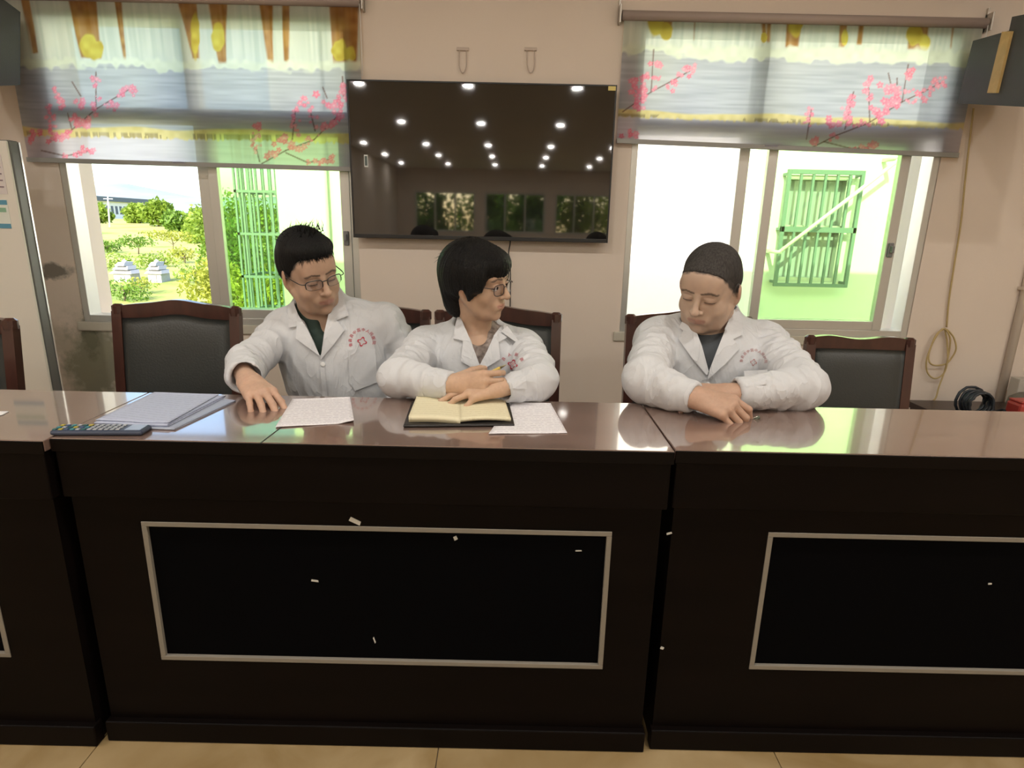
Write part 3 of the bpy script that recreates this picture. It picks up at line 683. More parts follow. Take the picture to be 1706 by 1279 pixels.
# window cage that juts out past the corner
cg = empty('window_cage', (0, 0, 0), op); cg.matrix_parent_inverse = Matrix.Translation(Vector(op.location)).inverted()
cx0, cx1, cy0, cy1 = ex - .56, ex - .005, OY + .10, OY + .75
cz0, cz1 = .05, 2.35
rails = [cz0, PY(420, 462, OY)[2], PY(420, 390, OY)[2], PY(420, 318, OY)[2], cz1]
f = MB()
for z_ in rails:
    f.box(cx0, cx1, cy0, cy0 + .03, z_ - .015, z_ + .015).box(cx0, cx1, cy1 - .03, cy1, z_ - .015, z_ + .015).box(cx0, cx0 + .03, cy0, cy1, z_ - .015, z_ + .015)
o = f.build('cage_rails', M_bar); o.parent = cg
bar_me = MB().box(-.011, .011, -.011, .011, cz0 - .03, cz1 + .03).mesh('bar'); bar_me.materials.append(M_bar)
spots = [(cx0 + .012 + (cx1 - cx0 - .03) * k / 6, cy0 + .012) for k in range(7)] + [(cx0 + .012 + (cx1 - cx0 - .03) * k / 6, cy1 - .012) for k in range(7)] + [(cx0 + .012, cy0 + (cy1 - cy0) * k / 5) for k in range(1, 5)]
for (xx, yy) in spots:
    o = link('bar', bar_me, None); o.parent = cg; o.location = (xx, yy, 0)
# trees outside the rear windows (mirrored in the television)
for i, (x, y, rad, n, m) in enumerate([(-3.4, -18, (1.7, 1.5, 2.4), 2600, 1), (-1.2, -21, (1.5, 1.5, 2.2), 2600, 0), (.8, -18, (1.6, 1.4, 2.3), 2600, 1), (2.9, -21.2, (1.6, 1.5, 2.3), 2400, 2), (-.2, -25, (2.6, 1.8, 3.4), 2600, 1), (5.6, -25.5, (2.4, 1.8, 3.0), 2200, 1), (-6.2, -25.5, (2.4, 1.8, 3.2), 2200, 1)]):
    bush('garden_tree', 'garden tree outside the rear windows, mirrored in the television', 'tree', x, y, rad, n, .13, m, 120 + i, zc=1.3 + .2 * (i % 3), group='trees outside the rear windows')
# ---------------------------------------------------------------- television
M_black = mat('tv_plastic', (.012, .012, .013), .35)
M_screen = mat('tv_screen', (.010, .009, .009), .03, ior=1.8)
tv = tag(empty('television', (-.168, 3.0, 1.127)), 'large black wall-mounted television between the two windows', 'television')
TX0, TX1, TZ0, TZ1, TY = -.781, .447, 1.127, 1.824, 2.98
MB().box(TX0, TX1, TY, TY + .03, TZ0, TZ1, .003).box(TX0 + .15, TX1 - .15, TY + .03, TY + .055, TZ0 + .08, TZ1 - .2, .01).build('casing', M_black, tv)
MB().box(TX0 + .008, TX1 - .008, TY - .0015, TY + .002, TZ0 + .018, TZ1 - .008).build('screen', M_screen, tv)
f = MB(); frame_rect(f, TX0, TX1, TZ0, TZ1, TY - .004, TY + .004, .008, .008, .018, .008); f.build('bezel', M_black, tv)
p = PY(610, 268, TY); MB().box(p[0] - .009, p[0] + .009, TY - .0024, TY - .001, p[2] - .027, p[2] + .027).build('white_sticker', mat('sticker_white', (.7, .72, .7), .5), tv)
MB().box(p[0] - .006, p[0] + .006, TY - .003, TY - .002, p[2] - .021, p[2] + .021).build('sticker_print', mat('sticker_dark', (.10, .13, .12), .5), tv)
p = PY(1019, 148, TY); MB().box(p[0] - .016, p[0] + .018, TY - .0046, TY - .003, p[2] - .008, p[2] + .010).build('yellow_label', mat('label_yellow', (.75, .62, .2), .5), tv)
MB().box(-.3, -.04, TY + .055, WY0, 1.30, 1.66).build('wall_mount', M_black, tv)
p0 = PY(850, 404, WY0 - .02); p1 = PY(850, 440, WY0 - .02)
MB().tube(rnd_curve([tuple(p0 + [0, 0, .05]), tuple(p0), tuple((p0 + p1) / 2 + [-.008, 0, 0]), tuple(p1), tuple(p1 + [.004, 0, -.25]), (p1[0], WY0 - .008, .35)]), .003, 6).build('power_cable', mat('cable_black', (.03, .03, .03), .5), tv)
for i, px_ in enumerate((771, 884)):
    a = PY(px_, 82, WY0 - .006); b_ = PY(px_, 122, WY0 - .006)
    r = tag(empty('wall_hook', tuple(b_)), 'small painted wire hook high above the television, ' + ('nearer the left blind' if i == 0 else 'nearer the right blind'), 'hook', group='wall hooks')
    h_ = .016
    MB().tube(rnd_curve([(a[0] - h_, WY0 - .006, a[2]), (b_[0] - h_, WY0 - .008, b_[2] + .03), (b_[0], WY0 - .01, b_[2]), (b_[0] + h_, WY0 - .008, b_[2] + .03), (a[0] + h_, WY0 - .006, a[2])], 6), .0022, 6).build('wire', mat('hook_wire', (.60, .50, .43), .6), r)
    MB().box(a[0] - h_ - .012, a[0] + h_ + .012, WY0 - .009, WY0 + .001, a[2] - .006, a[2] + .008, .002).build('plate', mat('hook_wire', (.60, .50, .43), .6), r)

# ---------------------------------------------------------------- loudspeakers
M_spk = mat('speaker_grey', (.075, .08, .085), .55, bump=.1, bscale=200)
M_strip = mat('speaker_wood_strip', (.72, .50, .20), .45, var=.15, vscale=30)
def speaker(label, X, out, poly, strip):
    pts = [PX(u, v, X) for u, v in poly]
    r = tag(empty('loudspeaker', tuple(np.mean(pts, 0))), label, 'loudspeaker', group='wall loudspeakers')
    MB().prism([tuple(p) for p in pts], (out, 0, 0)).build('cabinet', M_spk, r)
    # a proud wooden strip on the side, a grille on the front
    s0 = -1 if out > 0 else 1
    sp = [tuple(PX(u, v, X + s0 * .001)) for u, v in strip]
    MB().prism(sp, (s0 * .012, 0, 0)).build('wood_strip', M_strip, r)
    yb = max(p[1] for p in pts); zt = max(p[2] for p in pts); zb_ = min(p[2] for p in pts)
    MB().box(min(X + out * .6, X + out * .9), max(X + out * .6, X + out * .9), yb - .05, WY0, (zt + zb_) / 2 - .04, (zt + zb_) / 2 + .04).build('bracket', M_black, r)
    near = sorted(pts, key=lambda p: p[1])[:2]
    a, b_ = sorted(near, key=lambda p: p[2])
    e = .012
    MB().prism([(X + out * .06, a[1] - .001, a[2] + .02), (X + out * .94, a[1] - .001, a[2] + .02), (X + out * .94, b_[1] - .001, b_[2] - .02), (X + out * .06, b_[1] - .001, b_[2] - .02)], (0, -e, 0)).build('grille', M_black, r)
speaker('dark grey loudspeaker with a wooden strip, at the right of the right blind', 1.99, .27, [(1621, 68), (1594, 172), (1780, 182), (1800, 6), (1686, 28), (1681, 51)], [(1674, 53), (1689, 52), (1664, 155), (1649, 155)])
speaker('dark grey loudspeaker in the top left corner beside the left blind', -2.20, -.27, [(34, 20), (34, 142), (-120, 146), (-150, -40), (-20, -20)], [(-60, 10), (-45, 10), (-30, 120), (-45, 120)])

# ---------------------------------------------------------------- air conditioner at the left edge
AY = 2.62
e0 = PY(9, 234, AY); e1 = PY(88, 650, AY); ax = (e0[0] + e1[0]) / 2; at_ = e0[2]
ac = tag(empty('air_conditioner', (ax - .27, AY + .2, 0)), 'tall white floor-standing air conditioner at the left edge', 'air conditioner')
M_acw = mat('ac_white', (.74, .70, .62), .35); M_acd = mat('ac_grey_edge', (.13, .13, .12), .4)
MB().box(ax - .54, ax - .003, AY, AY + .012, .05, at_, .004).build('front_panel', M_acw, ac)
MB().box(ax - .54, ax, AY + .012, AY + .06, .04, at_ + .004, .004).build('panel_edge', M_acd, ac)
MB().box(ax - .006, ax + .003, AY + .058, AY + .066, .04, at_).build('edge_trim', mat('edge_chrome', (.8, .8, .78), .2, metal=.8), ac)
MB().box(ax - .50, ax - .17, AY + .066, AY + .20, 0, at_ - .02, .01).build('body', M_acw, ac)
c = PY(7, 355, AY)
MB().box(c[0] - .12, c[0] + .022, AY - .0016, AY, c[2] - .062, c[2] + .055).build('energy_label', mat('label_pale', (.72, .75, .68), .5), ac)
for dz, col in ((.044, (.10, .30, .42)), (-.052, (.12, .34, .45))):
    MB().box(c[0] - .118, c[0] + .021, AY - .0026, AY - .0012, c[2] + dz - .010, c[2] + dz + .009).build('label_band', mat('label_blue', col, .5), ac)
MB().box(c[0] - .118, c[0] + .012, AY - .0026, AY - .0012, c[2] + .004, c[2] + .022).build('label_band', mat('label_green', (.25, .45, .30), .5), ac)
c = PY(2, 292, AY)
MB().box(c[0] - .10, c[0] + .014, AY - .0016, AY, c[2] - .075, c[2] + .085).build('notice', mat('notice_paper', (.68, .62, .60), .6), ac)
for k in range(5): MB().box(c[0] - .09, c[0] + .004, AY - .0024, AY - .0012, c[2] + .055 - k * .026, c[2] + .061 - k * .026).build('notice_line', mat('notice_ink', (.25, .18, .2), .6), ac)

# ---------------------------------------------------------------- cable with coil, conduit, clutter at the right
M_cord = mat('tan_cord', (.50, .38, .17), .5)
cy = WY0 - .012
hang = [PY(u, v, cy) for u, v in ((1622, 180), (1619, 205), (1609, 290), (1601, 370), (1590, 440), (1581, 500), (1577, 545))]
loop = [PY(u, v, cy - .01) for u, v in ((1575, 547), (1560, 556), (1548, 580), (1541, 600), (1545, 620), (1556, 630), (1570, 622), (1576, 600), (1578, 570), (1574, 548), (1586, 560), (1590, 580), (1584, 598), (1574, 606), (1556, 608), (1546, 602), (1548, 588), (1556, 565), (1570, 547), (1580, 562), (1580, 592), (1572, 620), (1562, 645), (1556, 662), (1546, 676), (1540, 700))]
cr_ = tag(empty('extension_cord', tuple(hang[0])), 'tan cord hanging down the wall with a loose coil right of the window', 'cord')
MB().tube(rnd_curve([tuple(p) for p in hang], 5), .0042, 7).build('hanging_run', M_cord, cr_)
MB().tube(rnd_curve([tuple(p + np.array([0, -.004 * (i % 4), 0])) for i, p in enumerate(loop)], 6), .0040, 7).build('coil', M_cord, cr_)
p = PY(1688, 540, WY0)
cd = tag(empty('wall_conduit', (2.56, WY0, 0)), 'painted pipe running up the wall at the right edge', 'pipe')
xa = PY(1679, 560, WY0)[0]; xb = PY(1692, 560, WY0)[0]
MB().tube([((xa + xb) / 2, WY0 - .018, 0), ((xa + xb) / 2, WY0 - .018, ZC)], .020, 12).build('pipe', mat('pipe_paint', (.66, .57, .48), .6), cd)
for z_ in (.3, .95, 1.6): MB().box((xa + xb) / 2 - .03, (xa + xb) / 2 + .03, WY0 - .04, WY0, z_ - .008, z_ + .008, .002).build('clip', mat('pipe_paint', (.66, .57, .48), .6), cd)
BY = 2.72
bz = PY(1640, 692, BY)[2]
st = tag(empty('low_cabinet', (2.45, BY, 0)), 'low wooden cabinet mostly hidden behind the desk at the right', 'cabinet')
M_wood_d = mat('dark_mahogany', (.030, .012, .009), .30, var=.4, vscale=3, stretch=(1, 6, 6), spec=.35)
MB().box(2.02, 3.0, BY - .2, BY + .25, bz - .03, bz, .004).build('top', M_wood_d, st)
MB().box(2.04, 2.98, BY - .18, BY + .23, .05, bz - .03).box(2.06, 2.96, BY - .16, BY + .21, 0, .05).build('body', M_wood_d, st)
for k in (0, 1): MB().box(2.05 + k * .465, 2.05 + k * .465 + .455, BY - .192, BY - .18, .07, bz - .05, .003).build('door', M_wood_d, st)
cc = PY(1626, 664, BY - .06)
kc = tag(empty('cable_roll', (cc[0], BY - .06, bz)), 'roll of thick black cable standing on the low cabinet', 'cable')
rg = random.Random(4)
for k in range(7):
    R1 = .058 + rg.uniform(-.008, .010); yy = BY - .10 + k * .012
    MB().tube([(cc[0] + R1 * math.cos(a) + rg.uniform(-.003, .003), yy + rg.uniform(-.004, .004), bz + .078 + R1 * math.sin(a) + rg.uniform(-.002, .004)) for a in [2 * math.pi * j / 22 for j in range(22)]], .0065, 8, closed=True).build('loop', mat('cable_rubber', (.016, .022, .03), .4), kc)
p0 = PY(1650, 662, BY)
MB().tube(rnd_curve([(cc[0] + .05, BY - .07, bz + .09), (cc[0] + .09, BY - .07, bz + .045), (cc[0] + .10, BY - .11, bz + .06), (cc[0] + .085, BY - .15, bz + .012)]), .006, 7).build('loose_end', mat('cable_rubber', (.016, .022, .03), .4), kc)
pr = PY(1702, 672, BY - .12)
rh = PY(1680, 669, BY - .15)[2] - bz
rb = tag(empty('red_toolbox', (pr[0], BY - .05, bz)), 'flat red plastic box behind the desk next to the cable roll', 'box')
MB().box(pr[0] - .06, pr[0] + .06, BY - .19, BY - .105, bz, bz + rh, .012).build('body', mat('red_plastic', (.42, .05, .04), .4), rb)
MB().box(pr[0] - .056, pr[0] + .056, BY - .185, BY - .11, bz + rh, bz + rh + .010, .005).build('lid', mat('red_plastic', (.42, .05, .04), .4), rb)
ps = PY(1716, 656, BY + .05)
gb = tag(empty('grey_pouch', (ps[0], BY, bz)), 'slumped grey pouch with a black rim at the right edge', 'pouch')
me = foliage_mesh((1, 1, 1), 3, .1, 1)
bpy.data.meshes.remove(me)
prof = [(.02, .0), (.085, .004), (.105, .03), (.10, .065), (.07, .088), (.02, .095)]
MB().lathe(prof, c=(ps[0] + .03, BY + .05, bz), seg=20).build('bag', mat('pouch_cloth', (.16, .15, .12), .8, bump=.4, bscale=40), gb, smooth=True)
MB().tube(rnd_curve([(ps[0] - .07, BY + .0, bz + .075), (ps[0] - .04, BY - .035, bz + .095), (ps[0] + .03, BY - .05, bz + .10), (ps[0] + .11, BY - .02, bz + .095)]), .009, 8).build('rim', M_black, gb)
pw = PY(1712, 640, BY + .2)
tag(MB().box(pw[0] - .06, pw[0] + .08, BY + .18, BY + .24, bz, pw[2] + .03, .004).box(pw[0] - .03, pw[0] + .05, BY + .172, BY + .18, pw[2] - .015, pw[2] + .012).build('carton', mat('carton_grey', (.5, .46, .40), .7)), 'small grey carton against the wall at the right edge', 'box')

# ---------------------------------------------------------------- desks
DZ = .76
M_desk = mat('desk_veneer', (.25, .165, .135), .25, var=.30, vscale=2.2, stretch=(1, 7, 7), ior=1.5, coat=1.0)
M_desk.node_tree.nodes['Principled BSDF'].inputs['Coat IOR'].default_value = 2.4
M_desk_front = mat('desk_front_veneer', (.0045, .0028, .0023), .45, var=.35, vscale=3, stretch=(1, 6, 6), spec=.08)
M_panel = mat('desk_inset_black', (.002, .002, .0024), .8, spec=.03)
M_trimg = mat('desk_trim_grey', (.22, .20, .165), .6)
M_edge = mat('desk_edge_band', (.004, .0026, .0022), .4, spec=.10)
def desk(label, x0, x1, y0, tl, tr, tz0, tz1, seam=None):
    yb = 1.503
    r = tag(empty('conference_desk', ((x0 + x1) / 2, (y0 + yb) / 2, 0)), label, 'desk', group='conference desks')
    MB().box(x0, x1, y0 + .004, yb, DZ - .024, DZ, .002).build('desktop', M_desk, r)
    MB().box(x0, x1, y0, y0 + .004, DZ - .028, DZ - .0008, .0015).build('edge_band', M_edge, r)
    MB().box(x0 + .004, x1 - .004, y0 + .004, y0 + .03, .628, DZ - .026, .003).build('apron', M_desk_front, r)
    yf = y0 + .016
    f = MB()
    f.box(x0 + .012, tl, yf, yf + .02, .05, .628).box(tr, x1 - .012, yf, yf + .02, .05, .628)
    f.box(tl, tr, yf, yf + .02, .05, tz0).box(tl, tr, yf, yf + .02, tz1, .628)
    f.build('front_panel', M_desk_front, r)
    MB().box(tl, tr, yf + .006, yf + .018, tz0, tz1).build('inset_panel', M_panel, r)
    tw = .011
    for (a, b_, c, d) in ((tl, tr, tz1 - tw, tz1), (tl, tr, tz0, tz0 + tw), (tl, tl + tw, tz0 + tw, tz1 - tw), (tr - tw, tr, tz0 + tw, tz1 - tw)):
        MB().box(a, b_, yf - .002, yf + .008, c, d, .001).build('trim_strip', M_trimg, r)
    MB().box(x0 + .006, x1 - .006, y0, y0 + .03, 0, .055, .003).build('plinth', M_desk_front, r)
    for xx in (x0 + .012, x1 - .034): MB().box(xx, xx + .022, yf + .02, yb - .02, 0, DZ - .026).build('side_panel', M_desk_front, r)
    MB().box(x0 + .034, x1 - .034, yf + .02, yf + .26, .56, .575).build('shelf', M_desk_front, r)
    return r
Yd = 1.17
def fx(u, v, yy): return PY(u, v, yy)
yl, yc, yr = 1.136, 1.153, 1.162
a = fx(18, 1095, yl + .014)[0]; zl0 = fx(18, 1095, yl + .014)[2]
desk('conference desk at the left with a remote control on its joint', -2.22, -.947, yl, -2.02, a, zl0, .56)
a0, a1, a2 = fx(234, 869, yc + .014), fx(1020, 888, yc + .014), fx(270, 1099, yc + .014)
mid_desk = desk('middle conference desk where two of the people sit', -.945, .337, yc, a0[0], a1[0], a2[2], a0[2])
a0, a2 = fx(1281, 887, yr + .014), fx(1252, 1115, yr + .014)
desk('right conference desk under the folded arms of the lone man', .341, 1.62, yr, a0[0], 1.40, a2[2], a0[2])
# the dark oblique joint in the veneer of the middle desk
p0, p1 = PZ(434, 738, DZ), PZ(480, 703, DZ)
dirv = Vector((p1 - p0)).normalized(); sd = Vector((-dirv.y, dirv.x, 0)) * .0014
p1 = Vector(p0) + dirv * .24
o = MB().prism([Vector(p0) - sd, Vector(p1) - sd, Vector(p1) + sd, Vector(p0) + sd], (0, 0, .0007)).build('veneer_joint', M_black)
md = mid_desk
o.parent = md; o.matrix_parent_inverse = Matrix.Translation(Vector(md.location)).inverted()
# scraps of tape stuck on the desk fronts
M_tape = mat('tape_white', (.55, .54, .50), .6)
for i, (u, v, w_, h_, ang, lab) in enumerate([(592, 868, .026, .011, -30, 'largest scrap of white tape above the middle desk inset'), (759, 896, .008, .010, 20, 'rounded white scrap at the top of the middle inset'), (525, 967, .016, .005, -10, 'thin white scrap left of the middle inset centre'), (624, 1066, .003, .017, 15, 'fine white sliver low on the middle inset'), (1115, 888, .012, .005, 15, 'white speck beside the joint of the middle and right desks'), (1103, 1079, .008, .007, -30, 'lower white speck near the joint of the desks'), (1649, 972, .008, .004, 0, 'small white speck on the right inset'), (964, 917, .014, .003, 0, 'faint white speck in the upper right of the middle inset')]):
    ins = 760 > u > 240 and v > 885 or u in (1649, 964)
    yy = (yc if u < 1110 else yr) + .016 + (.006 if ins else 0)
    p = PY(u, v, yy); M = Matrix.Translation(Vector(p)) @ Matrix.Rotation(math.radians(-ang), 4, 'Y')
    o = MB().prism([M @ Vector((-w_ / 2, -.0012, -h_ / 2)), M @ Vector((w_ / 2, -.0012, -h_ * .35)), M @ Vector((w_ * .42, -.0012, h_ / 2)), M @ Vector((-w_ / 2, -.0012, h_ * .4))], (0, .0012, 0)).build('tape_scrap', M_tape)
    tag(o, lab, 'tape', group='scraps on the desk fronts')

# ---------------------------------------------------------------- chairs
M_cwood = mat('chair_wood', (.075, .028, .020), .28, var=.35, vscale=6, stretch=(5, 5, 1), coat=.3)
M_leath = mat('chair_leather', (.040, .043, .040), .42, bump=.12, bscale=160)
CH = {}
def chair_proto(bump, W, zt):
    root = empty('meeting_chair')
    tilt = lambda z: .05 * max(0, (z - .43)) / .45 + .02 * max(0, z - .43)
    for sx in (-1, 1):
        pts = [(sx * (W - .018), .20 + tilt(z), z) for z in (.40, .55, .70, zt - .02)]
        m = MB(); q = []
        for (x, y, z) in pts: q.append((x, y, z))
        for k in range(len(q) - 1):
            (x, y, z), (x2, y2, z2) = q[k], q[k + 1]
            m.prism([(x - .018, y - .014, z), (x + .018, y - .014, z), (x + .018, y + .018, z), (x - .018, y + .018, z)], (x2 - x, y2 - y, z2 - z))
        x, y, z = q[-1]
        m.tube([(x, y + .002, z - .01), (x, y + .003, z + .018), (x, y + .004, z + .026)], [.022, .022, .012], 10)
        m.build('back_post', M_cwood, root, loc=(0, 0, 0), smooth=False)
    # crest rail with a raised centre
    n = 28; top = []; bot = []
    for k in range(n + 1):
        u = -1 + 2 * k / n; x = u * (W - .03)
        zc = zt + bump * (math.exp(-(u / .42) ** 2)) - .006 * math.cos(u * math.pi * 1.5)
        top.append((x, zc)); bot.append((x, zt - .052))
    m = MB(); y0 = .20 + tilt(zt)
    for k in range(n):
        c_ = lambda p, yy: (p[0], yy - .012 * (1 - (p[0] / W) ** 2) * -1, p[1])
        ps_ = [c_(bot[k], y0 - .014), c_(bot[k + 1], y0 - .014), c_(top[k + 1], y0 - .014), c_(top[k], y0 - .014)]
        m.prism(ps_, (0, .03, 0))
    bmesh.ops.remove_doubles(m.bm, verts=m.bm.verts[:], dist=1e-5)
    m.build('crest_rail', M_cwood, root, loc=(0, 0, 0), smooth=False)
    # padded back
    nx, nz = 16, 16; V = []; Fq = []
    for side in (0, 1):
        for i in range(nx + 1):
            for j in range(nz + 1):
                u = -1 + 2 * i / nx; v = j / nz; x = u * (W - .036)
                zz = .47 + v * (zt - .045 - .47) + (bump * .55 * math.exp(-(u / .42) ** 2) * v)
                puff = (1 - u ** 6) * (1 - (2 * v - 1) ** 6)
                y = .20 + tilt(zz) + .012 * (1 - u * u) + (-.010 - .020 * puff if side == 0 else .012)
                V.append((x, y, zz))
    N = (nx + 1) * (nz + 1)
    for i in range(nx):
        for j in range(nz):
            a = i * (nz + 1) + j
            Fq.append((a, a + nz + 1, a + nz + 2, a + 1)); Fq.append((N + a, N + a + 1, N + a + nz + 2, N + a + nz + 1))
    for i in range(nx):
        for j in (0, nz):
            a = i * (nz + 1) + j; Fq.append((a, N + a, N + a + nz + 1, a + nz + 1))
    for j in range(nz):
        for i in (0, nx):
            a = i * (nz + 1) + j; Fq.append((a, a + 1, N + a + 1, N + a))
    me = raw('back_pad', V, Fq, True); link('back_pad', me, M_leath, root, loc=(0, 0, 0))
    MB().box(-W + .01, W - .01, -.24, .21, .385, .445, .02).build('seat_pad', M_leath, root, loc=(0, 0, 0), smooth=True)
    MB().box(-W, W, -.235, .215, .345, .385, .006).build('seat_frame', M_cwood, root, loc=(0, 0, 0))
    for sx in (-1, 1):
        MB().prism([(sx * (W - .02) - .018, -.225, 0), (sx * (W - .02) + .018, -.225, 0), (sx * (W - .02) + .018, -.19, 0), (sx * (W - .02) - .018, -.19, 0)], (0, 0, .35)).build('leg', M_cwood, root, loc=(0, 0, 0))
        MB().prism([(sx * (W - .02) - .018, .235, 0), (sx * (W - .02) + .018, .235, 0), (sx * (W - .02) + .018, .27, 0), (sx * (W - .02) - .018, .27, 0)], (0, -.06, .40)).build('leg', M_cwood, root, loc=(0, 0, 0))
        MB().box(sx * (W - .02) - .01, sx * (W - .02) + .01, -.19, .24, .14, .165).build('stretcher', M_cwood, root, loc=(0, 0, 0))
    return root
def chair(label, x, y, rz=0.0, bump=.03, W=.235, zt=.885):
    key = (bump, W, zt)
    if key not in CH:
        root = chair_proto(*key); CH[key] = root; o = root
    else:
        src = CH[key]; o = src.copy(); COL.objects.link(o)
        for ch in list(src.children):
            c_ = ch.copy(); COL.objects.link(c_); c_.parent = o
    o.location = (x, y, 0); o.rotation_euler = (0, 0, rz)
    return tag(o, label, 'chair', group='wooden meeting chairs')
# ---------------------------------------------------------------- papers and things on the desks
M_paper = mat('paper_white', (.80, .79, .80), .7)
def lines_mat(name, base, ink, scale, rot=0.0):
    m = mat(name, base, .7); t = m.node_tree; b = t.nodes['Principled BSDF']
    tc = t.nodes.new('ShaderNodeTexCoord'); wv = t.nodes.new('ShaderNodeTexWave'); wv.wave_type = 'BANDS'; wv.bands_direction = 'Y'
    mp = t.nodes.new('ShaderNodeMapping'); mp.inputs['Rotation'].default_value = (0, 0, rot)
    wv.inputs['Scale'].default_value = scale; t.links.new(tc.outputs['Object'], mp.inputs[0]); t.links.new(mp.outputs[0], wv.inputs[0])
    n = t.nodes.new('ShaderNodeTexNoise'); n.inputs['Scale'].default_value = 160; t.links.new(tc.outputs['Object'], n.inputs[0])
    r = t.nodes.new('ShaderNodeMapRange'); r.inputs[1].default_value = .72; r.inputs[2].default_value = .95; t.links.new(wv.outputs[1], r.inputs[0])
    r2 = t.nodes.new('ShaderNodeMapRange'); r2.inputs[1].default_value = .42; r2.inputs[2].default_value = .5; t.links.new(n.outputs[0], r2.inputs[0])
    mu = t.nodes.new('ShaderNodeMath'); mu.operation = 'MULTIPLY'; t.links.new(r.outputs[0], mu.inputs[0]); t.links.new(r2.outputs[0], mu.inputs[1])
    mx = t.nodes.new('ShaderNodeMix'); mx.data_type = 'RGBA'; t.links.new(mu.outputs[0], mx.inputs[0]); mx.inputs[6].default_value = (*base, 1); mx.inputs[7].default_value = (*ink, 1)
    t.links.new(mx.outputs[2], b.inputs['Base Color']); return m
M_print = lines_mat('printed_paper', (.80, .78, .80), (.56, .53, .58), 26)
def sheet(quad, z0, th, sag=0.0, n=14, lift=None):
    """thin slab with corners quad (front-left, front-right, back-right, back-left), gently wavy"""
    q = [np.array(p[:2]) for p in quad]; V = []
    for side in (0, 1):
        for i in range(n + 1):
            for j in range(n + 1):
                u, v = i / n, j / n
                p = (1 - v) * ((1 - u) * q[0] + u * q[1]) + v * ((1 - u) * q[3] + u * q[2])
                z = z0 + sag * (math.sin(u * 5 + 1) * .5 + .5) * (.3 + .7 * (1 - v))
                if lift: z += lift(u, v)
                V.append((p[0], p[1], z + (th if side == 0 else 0)))
    N = (n + 1) ** 2; Fq = []
    for i in range(n):
        for j in range(n):
            a = i * (n + 1) + j
            Fq += [(a, a + n + 1, a + n + 2, a + 1), (N + a, N + a + 1, N + a + n + 2, N + a + n + 1)]
        for a in (i * (n + 1), i * (n + 1) + n): Fq.append((a, N + a, N + a + n + 1, a + n + 1))
        for a in (i, n * (n + 1) + i): Fq.append((a, a + 1, N + a + 1, N + a))
    return raw('sheet', V, Fq, True)
def T(*uv): return [PZ(u, v, DZ) for u, v in uv]
o = link('printed_paper', sheet(T((459, 713), (590, 705), (583, 662), (487, 666)), DZ + .0006, .0012, .0015, lift=lambda u, v: .010 * max(0, u - .8) * (1 - v) * 3), M_print)
tag(o, 'folded printed sheet under the left man\'s hand', 'paper')
o = link('printed_paper', sheet(T((814, 724), (945, 722), (917, 672), (852, 671)), DZ + .0006, .0010, .0012), M_print)
tag(o, 'white printed sheet partly under the open notebook', 'paper')
o = link('blank_paper', sheet(T((-60, 702), (4, 692), (15, 686), (-50, 686)), DZ + .0006, .0010, .0008), M_paper)
tag(o, 'corner of a white sheet at the left edge of the photo', 'paper')
# folder with loose sheets
fd = tag(empty('document_folder', tuple(PZ(280, 690, DZ))), 'blue-grey folder of documents before the empty chair', 'folder')
M_fold = mat('folder_blue', (.36, .40, .50), .5); M_foldp = lines_mat('folder_sheet', (.46, .50, .64), (.38, .42, .55), 22, .2)
link('cover', sheet(T((160, 712), (291, 717), (393, 669), (330, 659)), DZ + .0006, .003), M_fold, fd)
link('inner_sheets', sheet(T((158, 711), (280, 714), (376, 664), (252, 661)), DZ + .0042, .0045, .002), M_foldp, fd)
link('top_sheet', sheet(T((160, 709), (282, 712), (366, 663), (258, 660)), DZ + .0095, .001, .003), M_foldp, fd)
# remote control
c0, c1 = PZ(100, 721, DZ), PZ(240, 721, DZ)
rm = tag(empty('remote_control', tuple((c0 + c1) / 2)), 'dark remote control with coloured buttons by the desk edge', 'remote control')
L_ = .185; ang = math.atan2(c1[1] - c0[1], c1[0] - c0[0]); Mr = Matrix.Translation(Vector((c0 + c1) / 2)) @ Matrix.Rotation(ang, 4, 'Z')
MB().box(-L_ / 2, L_ / 2, -.022, .022, .001, .012, .005, Mr).build('body', mat('remote_body', (.045, .06, .10), .35), rm)
MB().box(L_ * .30, L_ * .47, -.017, .017, .0122, .0130, .0, Mr).build('blank_end', mat('remote_pale', (.35, .42, .55), .4), rm)
bc = [(.02, .12, .12), (.05, .25, .28), (.45, .38, .05), (.40, .42, .45), (.06, .10, .2)]
for i in range(12):
    for j in range(3):
        x = -L_ * .46 + i * L_ * .062; y = -.013 + j * .013; k = (i * 2 + j) % 5 if i < 6 else 3
        o = MB().box(x - .0038, x + .0038, y - .004, y + .004, .0118, .0140, .001, Mr).build('button', mat('remote_button_%d' % k, bc[k], .4), rm)
# open notebook
nb = tag(empty('open_notebook', tuple(PZ(765, 690, DZ))), 'open notebook with cream pages and black cover under the woman\'s hands', 'notebook')
M_cov = mat('notebook_cover', (.018, .015, .014), .45, bump=.1, bscale=150)
M_page = lines_mat('cream_page', (.78, .72, .50), (.70, .63, .42), 20)
qn = T((672, 713), (857, 711), (848, 674), (686, 673))
link('cover', sheet(qn, DZ + .0022, .0035), M_cov, nb)
fl, fr_, br, bl = T((681, 707), (851, 706), (841, 674), (694, 673)); mf, mbk = fl * .5 + fr_ * .5, bl * .5 + br * .5
mf = PZ(767, 709, DZ); mbk = PZ(766, 673, DZ)
link('left_pages', sheet([fl, mf, mbk, bl], DZ + .0058, .014, lift=lambda u, v: -.004 * u ** 4 + .0015 * math.sin(u * 3)), M_page, nb)
link('right_pages', sheet([mf, fr_, br, mbk], DZ + .0058, .007, lift=lambda u, v: .004 * math.sin(u * 3.1) + .003 * (1 - u)), M_page, nb)
NBZ = DZ + .0205
